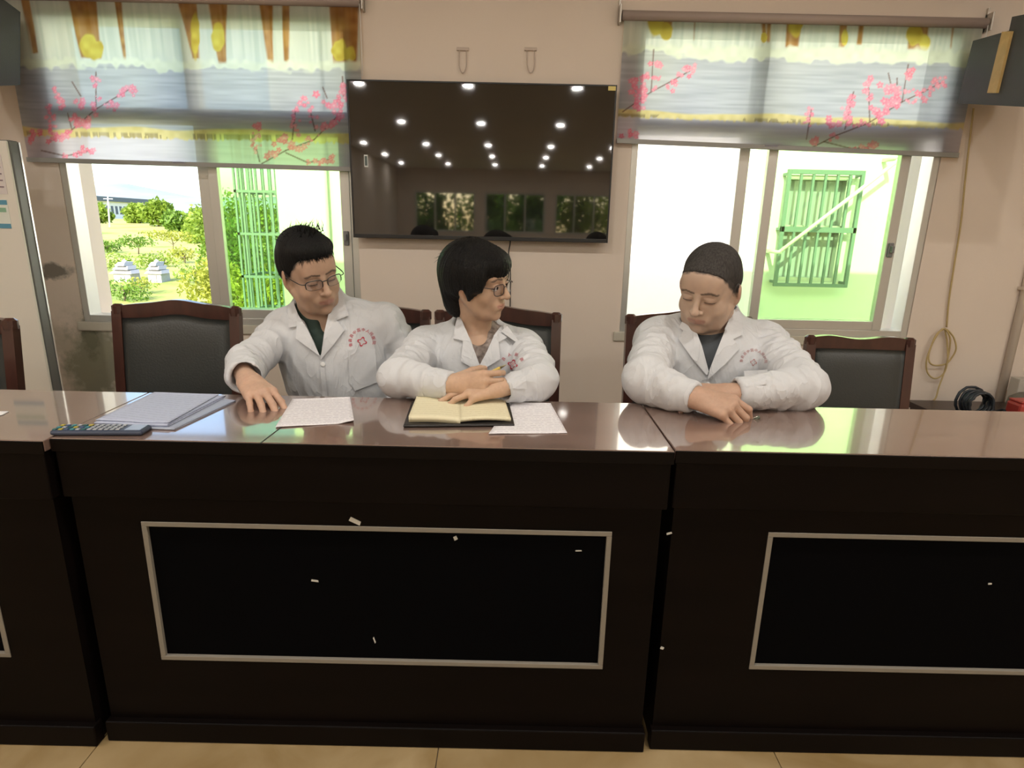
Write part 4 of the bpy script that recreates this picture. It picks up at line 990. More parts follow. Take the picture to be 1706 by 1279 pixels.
# ---------------------------------------------------------------- signed-distance modelling for people
def smin(a, b, k):
    if k <= 0: return np.minimum(a, b)
    h = np.clip(.5 + .5 * (b - a) / k, 0, 1); return b + (a - b) * h - k * h * (1 - h)
class Field:
    def __init__(s, lo, hi, h):
        s.lo = np.array(lo, float); s.h = h
        s.n = np.ceil((np.array(hi, float) - s.lo) / h).astype(int) + 1
        s.f = np.full(s.n, 1.0, np.float32)
    def like(s):
        g = Field.__new__(Field); g.lo = s.lo; g.h = s.h; g.n = s.n; g.f = np.full(s.n, 1.0, np.float32); return g
    def sl(s, lo, hi):
        a = np.clip(np.floor((np.array(lo) - s.lo) / s.h).astype(int), 0, s.n); b = np.clip(np.ceil((np.array(hi) - s.lo) / s.h).astype(int) + 1, 0, s.n)
        if np.any(b <= a): return None, None
        ax = [(s.lo[i] + s.h * np.arange(a[i], b[i])).astype(np.float32) for i in range(3)]
        return tuple(slice(a[i], b[i]) for i in range(3)), (ax[0][:, None, None], ax[1][None, :, None], ax[2][None, None, :])
    def apply(s, lo, hi, fn, k, sub=False):
        m = k + 4 * s.h + (.01 if sub else 0)
        sl, g = s.sl(np.array(lo) - m, np.array(hi) + m)
        if sl is None: return
        d = fn(*g)
        if sub: s.f[sl] = -smin(-s.f[sl], d, k)
        else: s.f[sl] = smin(s.f[sl], d, k)
    def cone(s, a, b, r1, r2, k=.01, sub=False, flat=False, wob=None):
        a = np.array(a, float); b = np.array(b, float); ab = b - a; L2 = float(ab @ ab); rm = max(r1, r2)
        def fn(x, y, z):
            px, py, pz = x - a[0], y - a[1], z - a[2]
            t = (px * ab[0] + py * ab[1] + pz * ab[2]) / L2; tc = np.clip(t, 0, 1)
            r = r1 + (r2 - r1) * tc
            if wob: r = r + wob(tc, px - ab[0] * tc, py - ab[1] * tc, pz - ab[2] * tc)
            d = np.sqrt((px - ab[0] * tc) ** 2 + (py - ab[1] * tc) ** 2 + (pz - ab[2] * tc) ** 2) - r
            if flat: d = np.maximum(d, (t - 1) * math.sqrt(L2))
            return d
        s.apply(np.minimum(a, b) - rm, np.maximum(a, b) + rm, fn, k, sub)
    def ell(s, c, r, R=None, k=.01, sub=False):
        c = np.array(c, float); r = np.array(r, float); R = np.eye(3) if R is None else np.array(R); m = np.max(r)
        def fn(x, y, z):
            p = (x - c[0], y - c[1], z - c[2])
            q = [R[0, i] * p[0] + R[1, i] * p[1] + R[2, i] * p[2] for i in range(3)]
            k0 = np.sqrt(sum((q[i] / r[i]) ** 2 for i in range(3))); k1 = np.sqrt(sum((q[i] / r[i] ** 2) ** 2 for i in range(3))) + 1e-6
            return k0 * (k0 - 1) / k1
        s.apply(c - m, c + m, fn, k, sub)
    def mesh(s, smooth=1):
        f = s.f; S = f < 0
        c8 = [S[i:f.shape[0] - 1 + i, j:f.shape[1] - 1 + j, k:f.shape[2] - 1 + k] for i in (0, 1) for j in (0, 1) for k in (0, 1)]
        cnt = sum(c.astype(np.uint8) for c in c8); mask = (cnt > 0) & (cnt < 8)
        idx = np.argwhere(mask); ids = np.full(mask.shape, -1, np.int64); ids[mask] = np.arange(len(idx))
        off = np.array([(i, j, k) for i in (0, 1) for j in (0, 1) for k in (0, 1)])
        val = np.stack([f[idx[:, 0] + o[0], idx[:, 1] + o[1], idx[:, 2] + o[2]] for o in off], 1)
        acc = np.zeros((len(idx), 3)); num = np.zeros(len(idx))
        for a in range(8):
            for b in range(a + 1, 8):
                if np.abs(off[a] - off[b]).sum() != 1: continue
                m = (val[:, a] < 0) != (val[:, b] < 0); va, vb = val[m, a], val[m, b]; t = (va / (va - vb))[:, None]
                acc[m] += off[a] + (off[b] - off[a]) * t; num[m] += 1
        V = s.lo + (idx + acc / num[:, None]) * s.h
        Q = []
        for ax in range(3):
            sa = [slice(None)] * 3; sb = [slice(None)] * 3; sa[ax] = slice(0, -1); sb[ax] = slice(1, None)
            A, B = S[tuple(sa)], S[tuple(sb)]
            e = np.argwhere(A != B); o1, o2 = [(1, 2), (2, 0), (0, 1)][ax]
            e = e[(e[:, o1] > 0) & (e[:, o2] > 0) & (e[:, o1] < ids.shape[o1]) & (e[:, o2] < ids.shape[o2])]
            fl = A[e[:, 0], e[:, 1], e[:, 2]]
            def at(d1, d2):
                q = e.copy(); q[:, o1] += d1; q[:, o2] += d2; return ids[q[:, 0], q[:, 1], q[:, 2]]
            q = np.stack([at(-1, -1), at(0, -1), at(0, 0), at(-1, 0)], 1); q[~fl] = q[~fl][:, ::-1]; Q.append(q)
        Q = np.concatenate(Q); Q = Q[(Q >= 0).all(1)]
        for _ in range(smooth):
            acc = np.zeros_like(V); num = np.zeros(len(V))
            for i in range(4):
                for j in (1, 3):
                    np.add.at(acc, Q[:, i], V[Q[:, (i + j) % 4]]); np.add.at(num, Q[:, i], 1)
            ok = num > 0; V[ok] = V[ok] * .5 + .5 * acc[ok] / num[ok][:, None]
        return V, Q
def vnormals(V, Q):
    n = np.cross(V[Q[:, 2]] - V[Q[:, 0]], V[Q[:, 3]] - V[Q[:, 1]]); N = np.zeros_like(V)
    for i in range(4): np.add.at(N, Q[:, i], n)
    return N / (np.linalg.norm(N, axis=1)[:, None] + 1e-12)
def Rm(yaw, pitch, roll):
    return np.array(Matrix.Rotation(math.radians(yaw), 3, 'Z') @ Matrix.Rotation(math.radians(pitch), 3, 'X') @ Matrix.Rotation(math.radians(roll), 3, 'Y'))

M_skin = attr_mat('skin', .55, bump=.05, bscale=300, spec=.35, sss=.12)
M_coat = mat('lab_coat_white', (.64, .65, .67), .85, bump=.10, bscale=120, var=.04, vscale=5, sheen=.15)
_t = M_coat.node_tree; _b = _t.nodes['Principled BSDF']                      # creases of the cotton: ridged noise under the fine weave
_tc = _t.nodes.new('ShaderNodeTexCoord'); _mp = _t.nodes.new('ShaderNodeMapping'); _mp.inputs['Rotation'].default_value = (.4, .5, .3); _mp.inputs['Scale'].default_value = (1.5, 1.5, .7)
_n = _t.nodes.new('ShaderNodeTexNoise'); _n.inputs['Scale'].default_value = 8; _n.inputs['Detail'].default_value = 3; _n.inputs['Distortion'].default_value = .6
_a = _t.nodes.new('ShaderNodeMath'); _a.operation = 'SUBTRACT'; _a.inputs[1].default_value = .5
_c = _t.nodes.new('ShaderNodeMath'); _c.operation = 'ABSOLUTE'; _d = _t.nodes.new('ShaderNodeMath'); _d.operation = 'POWER'; _d.inputs[1].default_value = .6
_bp = _t.nodes.new('ShaderNodeBump'); _bp.inputs['Strength'].default_value = .42; _bp.inputs['Distance'].default_value = -.022
_t.links.new(_tc.outputs['Object'], _mp.inputs[0]); _t.links.new(_mp.outputs[0], _n.inputs[0]); _t.links.new(_n.outputs[0], _a.inputs[0]); _t.links.new(_a.outputs[0], _c.inputs[0]); _t.links.new(_c.outputs[0], _d.inputs[0]); _t.links.new(_d.outputs[0], _bp.inputs['Height'])
_fine = _b.inputs['Normal'].links[0].from_node; _t.links.new(_bp.outputs[0], _fine.inputs['Normal'])
M_collar = M_coat
M_hairm = {}
def hair_mat(name, col, rough=.4):
    m = mat(name, col, rough, var=.5, vscale=40, bump=.6, bscale=90, stretch=(6, 6, .8), spec=.22); return m
M_eye = mat('eye_white', (.75, .72, .68), .2); M_iris = mat('iris_dark', (.02, .012, .008), .1)
M_trous = mat('dark_trousers', (.02, .022, .03), .8, bump=.1, bscale=80); M_shoe = mat('black_shoe', (.012, .012, .012), .3)
M_emb = mat('emblem_red', (.50, .03, .06), .7); M_emb_glare = mat('emblem_red_glare', (.48, .22, .22), .8)  # the paler red has glare painted into its colour
M_btn = mat('coat_button', (.75, .75, .74), .4)

HEAD_LIPS = [((-.021, -.086, -.0635), (0, -.0965, -.0605)), ((0, -.0965, -.0605), (.021, -.086, -.0635)), ((-.019, -.086, -.066), (0, -.095, -.0715)), ((0, -.095, -.0715), (.019, -.086, -.066))]
HEAD_BROW = [((-.050, -.078, .0235), (-.034, -.0895, .031)), ((-.034, -.0895, .031), (-.012, -.094, .0265)), ((.050, -.078, .0235), (.034, -.0895, .031)), ((.034, -.0895, .031), (.012, -.094, .0265))]
def head_prims(F, o, R, s, lids='down', wx=1.0, jaw=1.0):
    o = np.array(o, float); X3 = np.array([wx, 1, 1])
    w_ = lambda p: o + s * (R @ (np.array(p, float) * X3))
    E = lambda c, r, k=.01, sub=False, rot=None: F.ell(w_(c), s * np.array(r) * X3, R if rot is None else R @ rot, k * s, sub)
    Cn = lambda a, b, r1, r2, k=.01, sub=False: F.cone(w_(a), w_(b), r1 * s, r2 * s, k * s, sub)
    E((0, .018, .048), (.075, .093, .084))
    E((0, -.030, -.015), (.063, .062, .085), .03)
    E((0, -.030, -.075), (.050 * jaw, .050, .038), .03)
    E((0, -.070, -.104), (.020 * jaw, .018, .015), .025)
    for sx in (-1, 1):
        E((sx * .040, -.052, -.038), (.024, .026, .026), .02)
        Cn((sx * .062, .008, -.045), (sx * .040 * jaw, -.045, -.093), .014, .014, .03)
    Cn((-.036, -.074, .022), (.036, -.074, .022), .013, .013, .022)
    E((0, -.062, .055), (.055, .030, .038), .03)
    for sx in (-1, 1):
        E((sx * .031, -.097, .0035), (.019, .014, .0115), .014, True)
    for sx in (-1, 1):
        E((sx * .031, -.0765, .003), (.0155, .0150, .0125), .004)
        if lids == 'down':
            Cn((sx * .020, -.0875, -.0035), (sx * .043, -.083, -.0025), .0026, .0024, .004)
            Cn((sx * .019, -.089, .0095), (sx * .043, -.0835, .0095), .003, .003, .006)
        else:
            Cn((sx * .020, -.0895, .0085), (sx * .0315, -.0925, .0105), .0022, .0024, .004); Cn((sx * .0315, -.0925, .0105), (sx * .044, -.085, .0065), .0024, .002, .004)
            Cn((sx * .020, -.089, -.004), (sx * .043, -.085, -.003), .002, .002, .004)
    Cn((0, -.090, .014), (0, -.1125, -.028), .0075, .0105, .012)
    E((0, -.1105, -.0305), (.0115, .0105, .0095), .008)
    for sx in (-1, 1):
        E((sx * .0125, -.0985, -.0335), (.0075, .009, .0072), .006)
        E((sx * .0065, -.1075, -.0405), (.0035, .005, .0025), .003, True)
    E((0, -.0835, -.066), (.030, .013, .020), .02)
    for (a, b) in HEAD_LIPS[:2]: Cn(a, b, .0042, .0058, .004)
    for (a, b) in HEAD_LIPS[2:]: Cn(a, b, .0046, .0066, .004)
    Cn((-.022, -.0945, -.0655), (.022, -.0945, -.0655), .0012, .0012, .002, True)
    E((0, -.096, -.086), (.018, .010, .006), .012, True)
    for sx in (-1, 1):
        E((sx * .066, .020, -.010), (.013, .020, .034), .012)
        rot = np.array(Matrix.Rotation(math.radians(sx * 18), 3, 'Z') @ Matrix.Rotation(math.radians(12), 3, 'X'))
        E((sx * .079, .016, -.006), (.0075, .018, .031), .008, False, rot)
        E((sx * .0895, .012, -.002), (.0050, .009, .017), .005, True, rot)
        E((sx * .0765, .008, -.032), (.006, .008, .009), .006)
def head_colors(V, N, o, R, s, wx, base, lip, brow=True, stubble=None, scalp=(.045, .041, .039)):
    L = ((V - np.array(o)) @ R) / (s * np.array([wx, 1, 1]))
    C = np.tile(np.array(base, float), (len(V), 1))
    C *= (1 + .05 * vnoise(V * 90, 3) + .05 * vnoise(V * 25, 4))[:, None]
    L2 = L[:, [0, 2]]
    def sd(segs):
        d = np.full(len(V), 9.0)
        for a, b in segs:
            a, b = np.array(a)[[0, 2]], np.array(b)[[0, 2]]; ab = b - a; t = np.clip(((L2 - a) @ ab) / (ab @ ab), 0, 1); d = np.minimum(d, np.linalg.norm(L2 - a - t[:, None] * ab, axis=1))
        return np.where(L[:, 1] < -.055, d, 9.0)
    k = np.clip((.0062 - sd(HEAD_LIPS)) / .0025, 0, 1)[:, None] * .75; C = C * (1 - k) + np.array(lip) * k
    if brow:
        b_ = sd([(np.array(a) + (0, .004, 0), np.array(b) + (0, .004, 0)) for a, b in HEAD_BROW])
        k = np.clip((.0042 - b_ + .0012 * vnoise(L * 300, 6)) / .0022, 0, 1)[:, None] * .8; C = C * (1 - k) + np.array([.035, .025, .02]) * k
    ear = np.clip((np.abs(L[:, 0]) - .076) / .01, 0, 1)[:, None] * .35; C = C * (1 - ear) + C * np.array([1.12, .82, .78]) * ear
    g = (L[:, 2] - .073) + 1.1 * (L[:, 1] + .072) + .006 * vnoise(L * 90, 21) + .003 * vnoise(L * 260, 22)
    k = np.clip(g / .014 + .3, 0, 1)[:, None] * np.where(np.abs(L[:, 0]) > .0815, 0, 1)[:, None] * np.clip((L[:, 2] + .075) / .02, 0, 1)[:, None] * .985
    C = C * (1 - k) + np.array(scalp) * k
    if stubble is not None:
        k = np.clip((-.045 - L[:, 2]) / .03, 0, 1) * np.clip((-L[:, 1] - .03) / .03, 0, 1) * stubble; C *= (1 - k)[:, None]
    # lash line / closed-eye crease
    eye = sd([((-.044, -.086, -.0015), (-.019, -.0915, -.0020)), ((.019, -.0915, -.0020), (.044, -.086, -.0015))])
    k = np.clip((.0030 - eye) / .0015, 0, 1)[:, None] * .8; C = C * (1 - k) + np.array([.05, .03, .025]) * k
    return np.clip(C, 0, 1)

# ---- hands
def frame_M(W, X, Zb):
    X = np.array(X, float); X /= np.linalg.norm(X); Z = np.array(Zb, float); Z -= X * (Z @ X); Z /= np.linalg.norm(Z); Y = np.cross(Z, X)
    return np.array(W, float), np.stack([X, Y, Z], 1)
def hand_mesh(W, X, Zb, side, s, curls, spread, thumb, base, arm, h=.0019):
    """side +1 right hand, -1 left. curls: four (mcp, pip, dip) in degrees; thumb: (yaw, pitch, bend)"""
    o, R = frame_M(W, X, Zb)
    w_ = lambda p: o + s * (R @ np.array([p[0], p[1] * side, p[2]]))
    kn = [(.089, .026, -.001), (.092, .006, .002), (.086, -.013, .0), (.076, -.030, -.005)]
    ln = [(.043, .026, .020), (.047, .030, .021), (.043, .028, .021), (.033, .021, .019)]
    rd = [(.0100, .0088, .0080, .0068), (.0103, .0090, .0082, .0070), (.0098, .0086, .0078, .0067), (.0088, .0076, .0069, .0060)]
    fingers = []
    for i in range(4):
        p = np.array(kn[i]); a = math.radians(spread[i]); pt = 0; pts = [p]
        for j in range(3):
            pt += math.radians(curls[i][j]); d = np.array([math.cos(a) * math.cos(pt), math.sin(a) * math.cos(pt), -math.sin(pt)])
            p = p + d * ln[i][j]; pts.append(p)
        fingers.append(pts)
    ty, tp, tb = [math.radians(t) for t in thumb]
    tpts = [np.array([.020, .020, -.008])]
    for j, L in enumerate((.044, .034, .027)):
        a = ty - tb * .35 * j; b = tp + tb * .5 * j
        tpts.append(tpts[-1] + L * np.array([math.cos(a) * math.cos(b), math.sin(a) * math.cos(b), -math.sin(b)]))
    allp = np.array([w_(p) for f in fingers + [tpts] for p in f] + [w_((-.05, 0, 0)), o, np.array(arm)])
    F = Field(allp.min(0) - .03, allp.max(0) + .03, h)
    G = Field(allp.min(0) - .03, allp.max(0) + .03, h)
    for i in range(4):
        F.cone(w_((.004, kn[i][1] * .55, -.001)), w_(kn[i]), .0175 * s, .0125 * s, .012 * s)
        pts = fingers[i]; one = G.like()
        for j in range(3): one.cone(w_(pts[j]), w_(pts[j + 1]), rd[i][j] * s, rd[i][j + 1] * s, .003 * s)
        G.f = smin(G.f, one.f, .0012 * s)
    F.cone(w_((.03, .012, -.006)), w_((.065, .004, -.006)), .016 * s, .014 * s, .012 * s)
    F.cone(w_((-.02, 0, 0)), w_((.012, 0, 0)), .0225 * s, .023 * s, .015 * s)
    F.cone(np.array(arm), w_((-.015, 0, 0)), .028 * s, .0235 * s, .015 * s)
    F.f = smin(F.f, G.f, .007 * s)
    T_ = G.like()
    for j, (r1, r2) in enumerate(((.0165, .0122), (.0118, .0104), (.0104, .0085))): T_.cone(w_(tpts[j]), w_(tpts[j + 1]), r1 * s, r2 * s, .004 * s)
    F.f = smin(F.f, T_.f, .006 * s)
    V, Q = F.mesh(2)
    C = np.tile(np.array(base, float), (len(V), 1)); C *= (1 + .06 * vnoise(V * 60, 11) + .05 * vnoise(V * 220, 12))[:, None]
    for pts, up in [(f, 1) for f in fingers] + [(tpts, 1)]:
        tip = w_(pts[3]); prev = w_(pts[2]); d = np.linalg.norm(V - tip, axis=1)
        k = np.clip((.020 * s - d) / (.012 * s), 0, 1)[:, None] * .35; C = C * (1 - k) + C * np.array([1.12, .86, .82]) * k
        for q in (1, 2):
            dd = np.linalg.norm(V - w_(pts[q]), axis=1); k = np.clip((.011 * s - dd) / (.006 * s), 0, 1)[:, None] * .25; C = C * (1 - k) + C * np.array([.86, .70, .66]) * k
        ax_ = (tip - prev) / np.linalg.norm(tip - prev); nrm = R[:, 2] - ax_ * (R[:, 2] @ ax_); nrm /= np.linalg.norm(nrm)
        nc = tip + nrm * .006 * s; dd = np.linalg.norm((V - nc) - 0.0, axis=1); k = np.clip((.0065 * s - dd) / (.002 * s), 0, 1)[:, None] * .6
        C = C * (1 - k) + np.array([.80, .55, .47]) * k
    return V, Q, np.clip(C, 0, 1), dict(fingers=[[w_(p) for p in f] for f in fingers], thumb=[w_(p) for p in tpts])

# ---- projecting flat cloth pieces on a coat
def inside_poly(P, poly):
    x, y = P[:, 0], P[:, 1]; r = np.zeros(len(P), bool); n = len(poly)
    for i in range(n):
        x0, y0 = poly[i]; x1, y1 = poly[(i + 1) % n]
        c = ((y0 > y) != (y1 > y)); r ^= c & (x < (x1 - x0) * (y - y0) / ((y1 - y0) + 1e-12) + x0)
    return r
def poly_grid(poly, step):
    """triangulated polygon with inner points, 2D"""
    bm = bmesh.new(); pts = []
    n = len(poly)
    for i in range(n):
        a, b = np.array(poly[i]), np.array(poly[(i + 1) % n]); m = max(1, int(np.linalg.norm(b - a) / step))
        for k in range(m): pts.append(tuple(a + (b - a) * k / m))
    from mathutils.geometry import delaunay_2d_cdt
    bnd = len(pts); P = np.array(pts); lo, hi = P.min(0), P.max(0)
    G = np.array([(x, y) for x in np.arange(lo[0] + step / 2, hi[0], step) for y in np.arange(lo[1] + step / 2, hi[1], step)])
    if len(G):
        G = G[inside_poly(G, pts)]
        G = [g for g in G if np.min(np.linalg.norm(P - g, axis=1)) > step * .45]
        pts += [tuple(g) for g in G]
    r = delaunay_2d_cdt([Vector(p) for p in pts], [(i, (i + 1) % bnd) for i in range(bnd)], [], 1, 1e-6)
    bm.free()
    return np.array([tuple(v) for v in r[0]]), r[2]
def project(bvh, P2, off):
    out = []; last = None
    for (u, v) in P2:
        d = Vector(ray(u, v)).normalized(); hit = bvh.ray_cast(Vector(_C), d)
        if hit[0] is None:
            near = bvh.find_nearest(Vector(PY(u, v, last.y if last else 1.65))); hit = (near[0], near[1])
        p = hit[0]; last = p; out.append(p - d * off(u, v) if callable(off) else p - d * off)
    return np.array([tuple(p) for p in out])
def cloth_piece(name, bvh, poly, off, th, material, parent, step=5, smooth_it=6):
    P2, T_ = poly_grid(poly, step); V = project(bvh, P2, off); n = len(V)
    # smooth depth so the piece bridges small folds
    adj = [set() for _ in range(n)]
    for t_ in T_:
        for i in range(len(t_)): adj[t_[i]].add(t_[i - 1]); adj[t_[i - 1]].add(t_[i])
    dep = np.linalg.norm(V - _C, axis=1); D = (V - _C) / dep[:, None]
    for _ in range(smooth_it): dep = np.array([.5 * dep[i] + .5 * np.mean([dep[j] for j in adj[i]]) if adj[i] else dep[i] for i in range(n)])
    V = _C + D * dep[:, None]
    cnt = {}
    for t_ in T_:
        for i in range(len(t_)):
            e = (t_[i - 1], t_[i]); cnt[tuple(sorted(e))] = cnt.get(tuple(sorted(e)), 0) + 1
    back = V + D * th
    Fc = [tuple(t_) for t_ in T_] + [tuple(i + n for i in t_[::-1]) for t_ in T_]
    for t_ in T_:
        for i in range(len(t_)):
            a, b = t_[i - 1], t_[i]
            if cnt[tuple(sorted((a, b)))] == 1: Fc.append((b, a, a + n, b + n))
    me = raw(name, np.concatenate([V, back]), Fc, True)
    bm = bmesh.new(); bm.from_mesh(me); bmesh.ops.recalc_face_normals(bm, faces=bm.faces[:])
    for e in bm.edges:
        if len(e.link_faces) == 2 and e.calc_face_angle(0) > .9: e.smooth = False
    bm.to_mesh(me); bm.free()
    return link(name, me, material, parent)
def glyph(ch):
    cu = bpy.data.curves.new('g', 'FONT'); cu.body = ch; cu.align_x = 'CENTER'; cu.resolution_u = 2
    o = bpy.data.objects.new('g', cu); COL.objects.link(o)
    dg = bpy.context.evaluated_depsgraph_get(); me = bpy.data.meshes.new_from_object(o.evaluated_get(dg))
    V = np.array([tuple(v.co)[:2] for v in me.vertices]) if len(me.vertices) else np.zeros((0, 2)); Fc = [tuple(p.vertices) for p in me.polygons]
    bpy.data.objects.remove(o); bpy.data.curves.remove(cu); bpy.data.meshes.remove(me)
    return V, Fc
def emblem(bvh, parent, cx, cy, r, rot, chars, arc, R0, size, material, center=None):
    n = 56; V2 = []; Fc = []
    for i in range(n):
        a = 2 * math.pi * i / n; k = 1 + .27 * math.cos(4 * a)
        for rr in (r * k, r * k * .74): V2.append((cx + rr * math.cos(a + rot), cy + rr * math.sin(a + rot)))
    for i in range(n): a, b = 2 * i, 2 * ((i + 1) % n); Fc.append((a, b, b + 1, a + 1))
    V = project(bvh, V2, .0016); link('emblem', raw('emblem', V, Fc), material, parent)
    if center:
        V2 = [(cx, cy)] + [(cx + r * .48 * (1 + .35 * math.cos(4 * 2 * math.pi * i / 24)) * math.cos(2 * math.pi * i / 24 + rot), cy + r * .48 * (1 + .35 * math.cos(4 * 2 * math.pi * i / 24)) * math.sin(2 * math.pi * i / 24 + rot)) for i in range(24)]
        V = project(bvh, V2, .0016); link('emblem_core', raw('emblem_core', V, [(0, 1 + i, 1 + (i + 1) % 24) for i in range(24)]), center, parent)
    allV, allF = [], []
    for i, ch in enumerate(chars):
        a = math.radians(arc[0] + (arc[1] - arc[0]) * i / max(1, len(chars) - 1)); gx, gy = cx + R0 * math.cos(a), cy - R0 * math.sin(a)
        G, gf = glyph(ch)
        if len(G) == 0: continue
        G = (G - (G.max(0) + G.min(0)) / 2) * size; t = math.pi / 2 - a
        u = gx + G[:, 0] * math.cos(t) + G[:, 1] * math.sin(t); v = gy + G[:, 0] * math.sin(t) - G[:, 1] * math.cos(t)
        b0 = len(allV); allV += list(zip(u, v)); allF += [tuple(k + b0 for k in f) for f in gf]
    if allV: tag(link('lettering', raw('lettering', project(bvh, allV, .0016), allF), material, parent), kind='stuff')
# ---------------------------------------------------------------- the three people
FOLD = None
def make_person(sp):
    root = tag(empty('person', sp['root']), sp['label'], 'person', group='people in white coats')
    o, R, s = np.array(sp['head'], float), Rm(*sp['rot']), sp['hs']
    base = sp['skin']; wx = sp.get('wx', 1.0); X3 = np.array([wx, 1, 1])
    nb = np.array(sp['neck'], float); shL, shR = np.array(sp['shL'], float), np.array(sp['shR'], float)
    chest, crad = np.array(sp['chest'], float), sp['crad']; belly, brad = np.array(sp['belly'], float), sp['brad']
    # -- body: head, neck and chest in one field
    lo = np.minimum(o - .15 * s, nb - .12); hi = np.maximum(o + .16 * s, nb + .12); lo[2] = chest[2] - .10; lo[1] = min(lo[1], chest[1] - crad[1] - .02); hi[2] = o[2] + .17 * s
    F = Field(lo, hi, .0023)
    head_prims(F, o, R, s, sp.get('lids', 'down'), wx, jaw=sp.get('jaw', 1.0))
    nk = o + s * (R @ np.array([0, .024, -.055]))
    F.cone(nk, nb, sp['nr'], sp['nr'] * 1.08, .022)
    ck = o + s * (R @ np.array([0, -.015, -.075])); F.cone(ck, nb + np.array([0, -.028, -.005]), sp['nr'] * .70, sp['nr'] * .75, .03)
    for sh in (shL, shR): F.cone(nb + np.array([0, .015, -.012]), nb * .45 + sh * .55 + np.array([0, 0, -.005]), .045, .034, .03)
    F.ell(chest, np.array(crad) - .030, None, .04)
    V, Q = F.mesh(2); N = vnormals(V, Q)
    C = head_colors(V, N, o, R, s, wx, base, sp['lip'], stubble=sp.get('stubble'))
    parts = [(V, Q, C)]
    info = {}
    for hd in sp['hands']:
        v, q, c, inf = hand_mesh(**{k: hd[k] for k in ('W', 'X', 'Zb', 'side', 's', 'curls', 'spread', 'thumb', 'arm')}, base=sp.get('handskin', base)); parts.append((v, q, c)); info[hd['side']] = inf
    # -- body under the clothes, coarse
    G = Field((root.location.x - .55, 1.30, .02), (root.location.x + .55, 2.35, .95), .012)
    G.ell(chest, np.array(crad) - .035, None, .03); G.ell(belly, np.array(brad) - .035, None, .05)
    pv = np.array(sp['pelvis'], float)
    G.ell(pv, (.13, .10, .09), None, .05)
    for a, b, r1, r2, *_ in sp['sleeves']: G.cone(a, b, r1 * .55, r2 * .55, .02)
    for kx, ft in sp['legs']: G.cone(pv + np.array([kx * .5, 0, 0]), ft[0], .06, .042, .03); G.cone(ft[0], ft[1], .042, .03, .02)
    v, q = G.mesh(1); parts.append((v, q, np.tile(np.array(base), (len(v), 1))))
    n0 = 0; AV, AQ, AC = [], [], []
    for v, q, c in parts: AV.append(v); AQ.append(q + n0); AC.append(c); n0 += len(v)
    me = raw('body', np.concatenate(AV), np.concatenate(AQ), True); set_col(me, np.concatenate(AC)); link('body', me, M_skin, root)
    w_ = lambda p: o + s * (R @ (np.array(p, float) * X3))
    # -- trousers and shoes
    G = Field((root.location.x - .45, 1.25, .0), (root.location.x + .45, 2.35, .78), .011)
    G.ell(pv, (.165, .135, .105), None, .05)
    for kx, ft in sp['legs']:
        G.cone(pv + np.array([kx, -.05, .01]), ft[0], .088, .066, .03); G.cone(ft[0], np.array(ft[1]) + (0, 0, .03), .064, .05, .02)
    v, q = G.mesh(2); link('trousers', raw('trousers', v, q, True), M_trous, root)
    for kx, ft in sp['legs']:
        f = np.array(ft[1]); G = Field(f - (.08, .22, .06), f + (.08, .10, .09), .006)
        G.cone((f[0], f[1], .05), (f[0], f[1] - .13, .035), .042, .034, .03); G.cone((f[0], f[1] + .02, .045), (f[0], f[1], .09), .04, .038, .02)
        G.f = np.maximum(G.f, -(G.lo[2] + G.h * np.arange(G.n[2]))[None, None, :] + .002)
        v, q = G.mesh(1); link('shoe', raw('shoe', v, q, True), M_shoe, root)
    # -- shirt
    G = Field(chest - np.array(crad) - .04, chest + np.array(crad) + .04 + np.array([0, 0, .06]), .005)
    G.ell(chest, np.array(crad) - .018, None, .02)
    for sh in (shL, shR): G.cone(nb + np.array([0, .01, -.012]), nb * .4 + sh * .6, .052, .042, .03)
    G.cone(nb + np.array([0, .0, -.03]), nb + np.array([0, -.004, .012]), sp['nr'] + .014, sp['nr'] + .010, .02)
    if sp.get('neckcut'):
        pc, pr = sp['neckcut']; G.ell(pc, pr, None, .006, True)
    v, q = G.mesh(2); link('shirt', raw('shirt', v, q, True), sp['shirt'], root)
    # -- coat
    lo = np.min([a for a, *_ in sp['sleeves']] + [b for _, b, *_ in sp['sleeves']] + [chest - np.array(crad), belly - np.array(brad)], 0) - .09
    hi = np.max([a for a, *_ in sp['sleeves']] + [b for _, b, *_ in sp['sleeves']] + [chest + np.array(crad)], 0) + .09
    lo[2] = .50
    F = Field(lo, hi, .0042)
    F.ell(chest, crad, None, .03); F.ell(belly, brad, None, .09)
    for sh in (shL, shR): F.cone(nb + np.array([0, .022, -.022]), sh, .060, sp['shr'], .045)
    F.cone(nb + np.array([0, .022, -.03]), nb + np.array([0, .022, .020]), sp['nr'] + .020, sp['nr'] + .016, .03)
    rs = np.random.RandomState(sp['seed'])
    cuffs = []
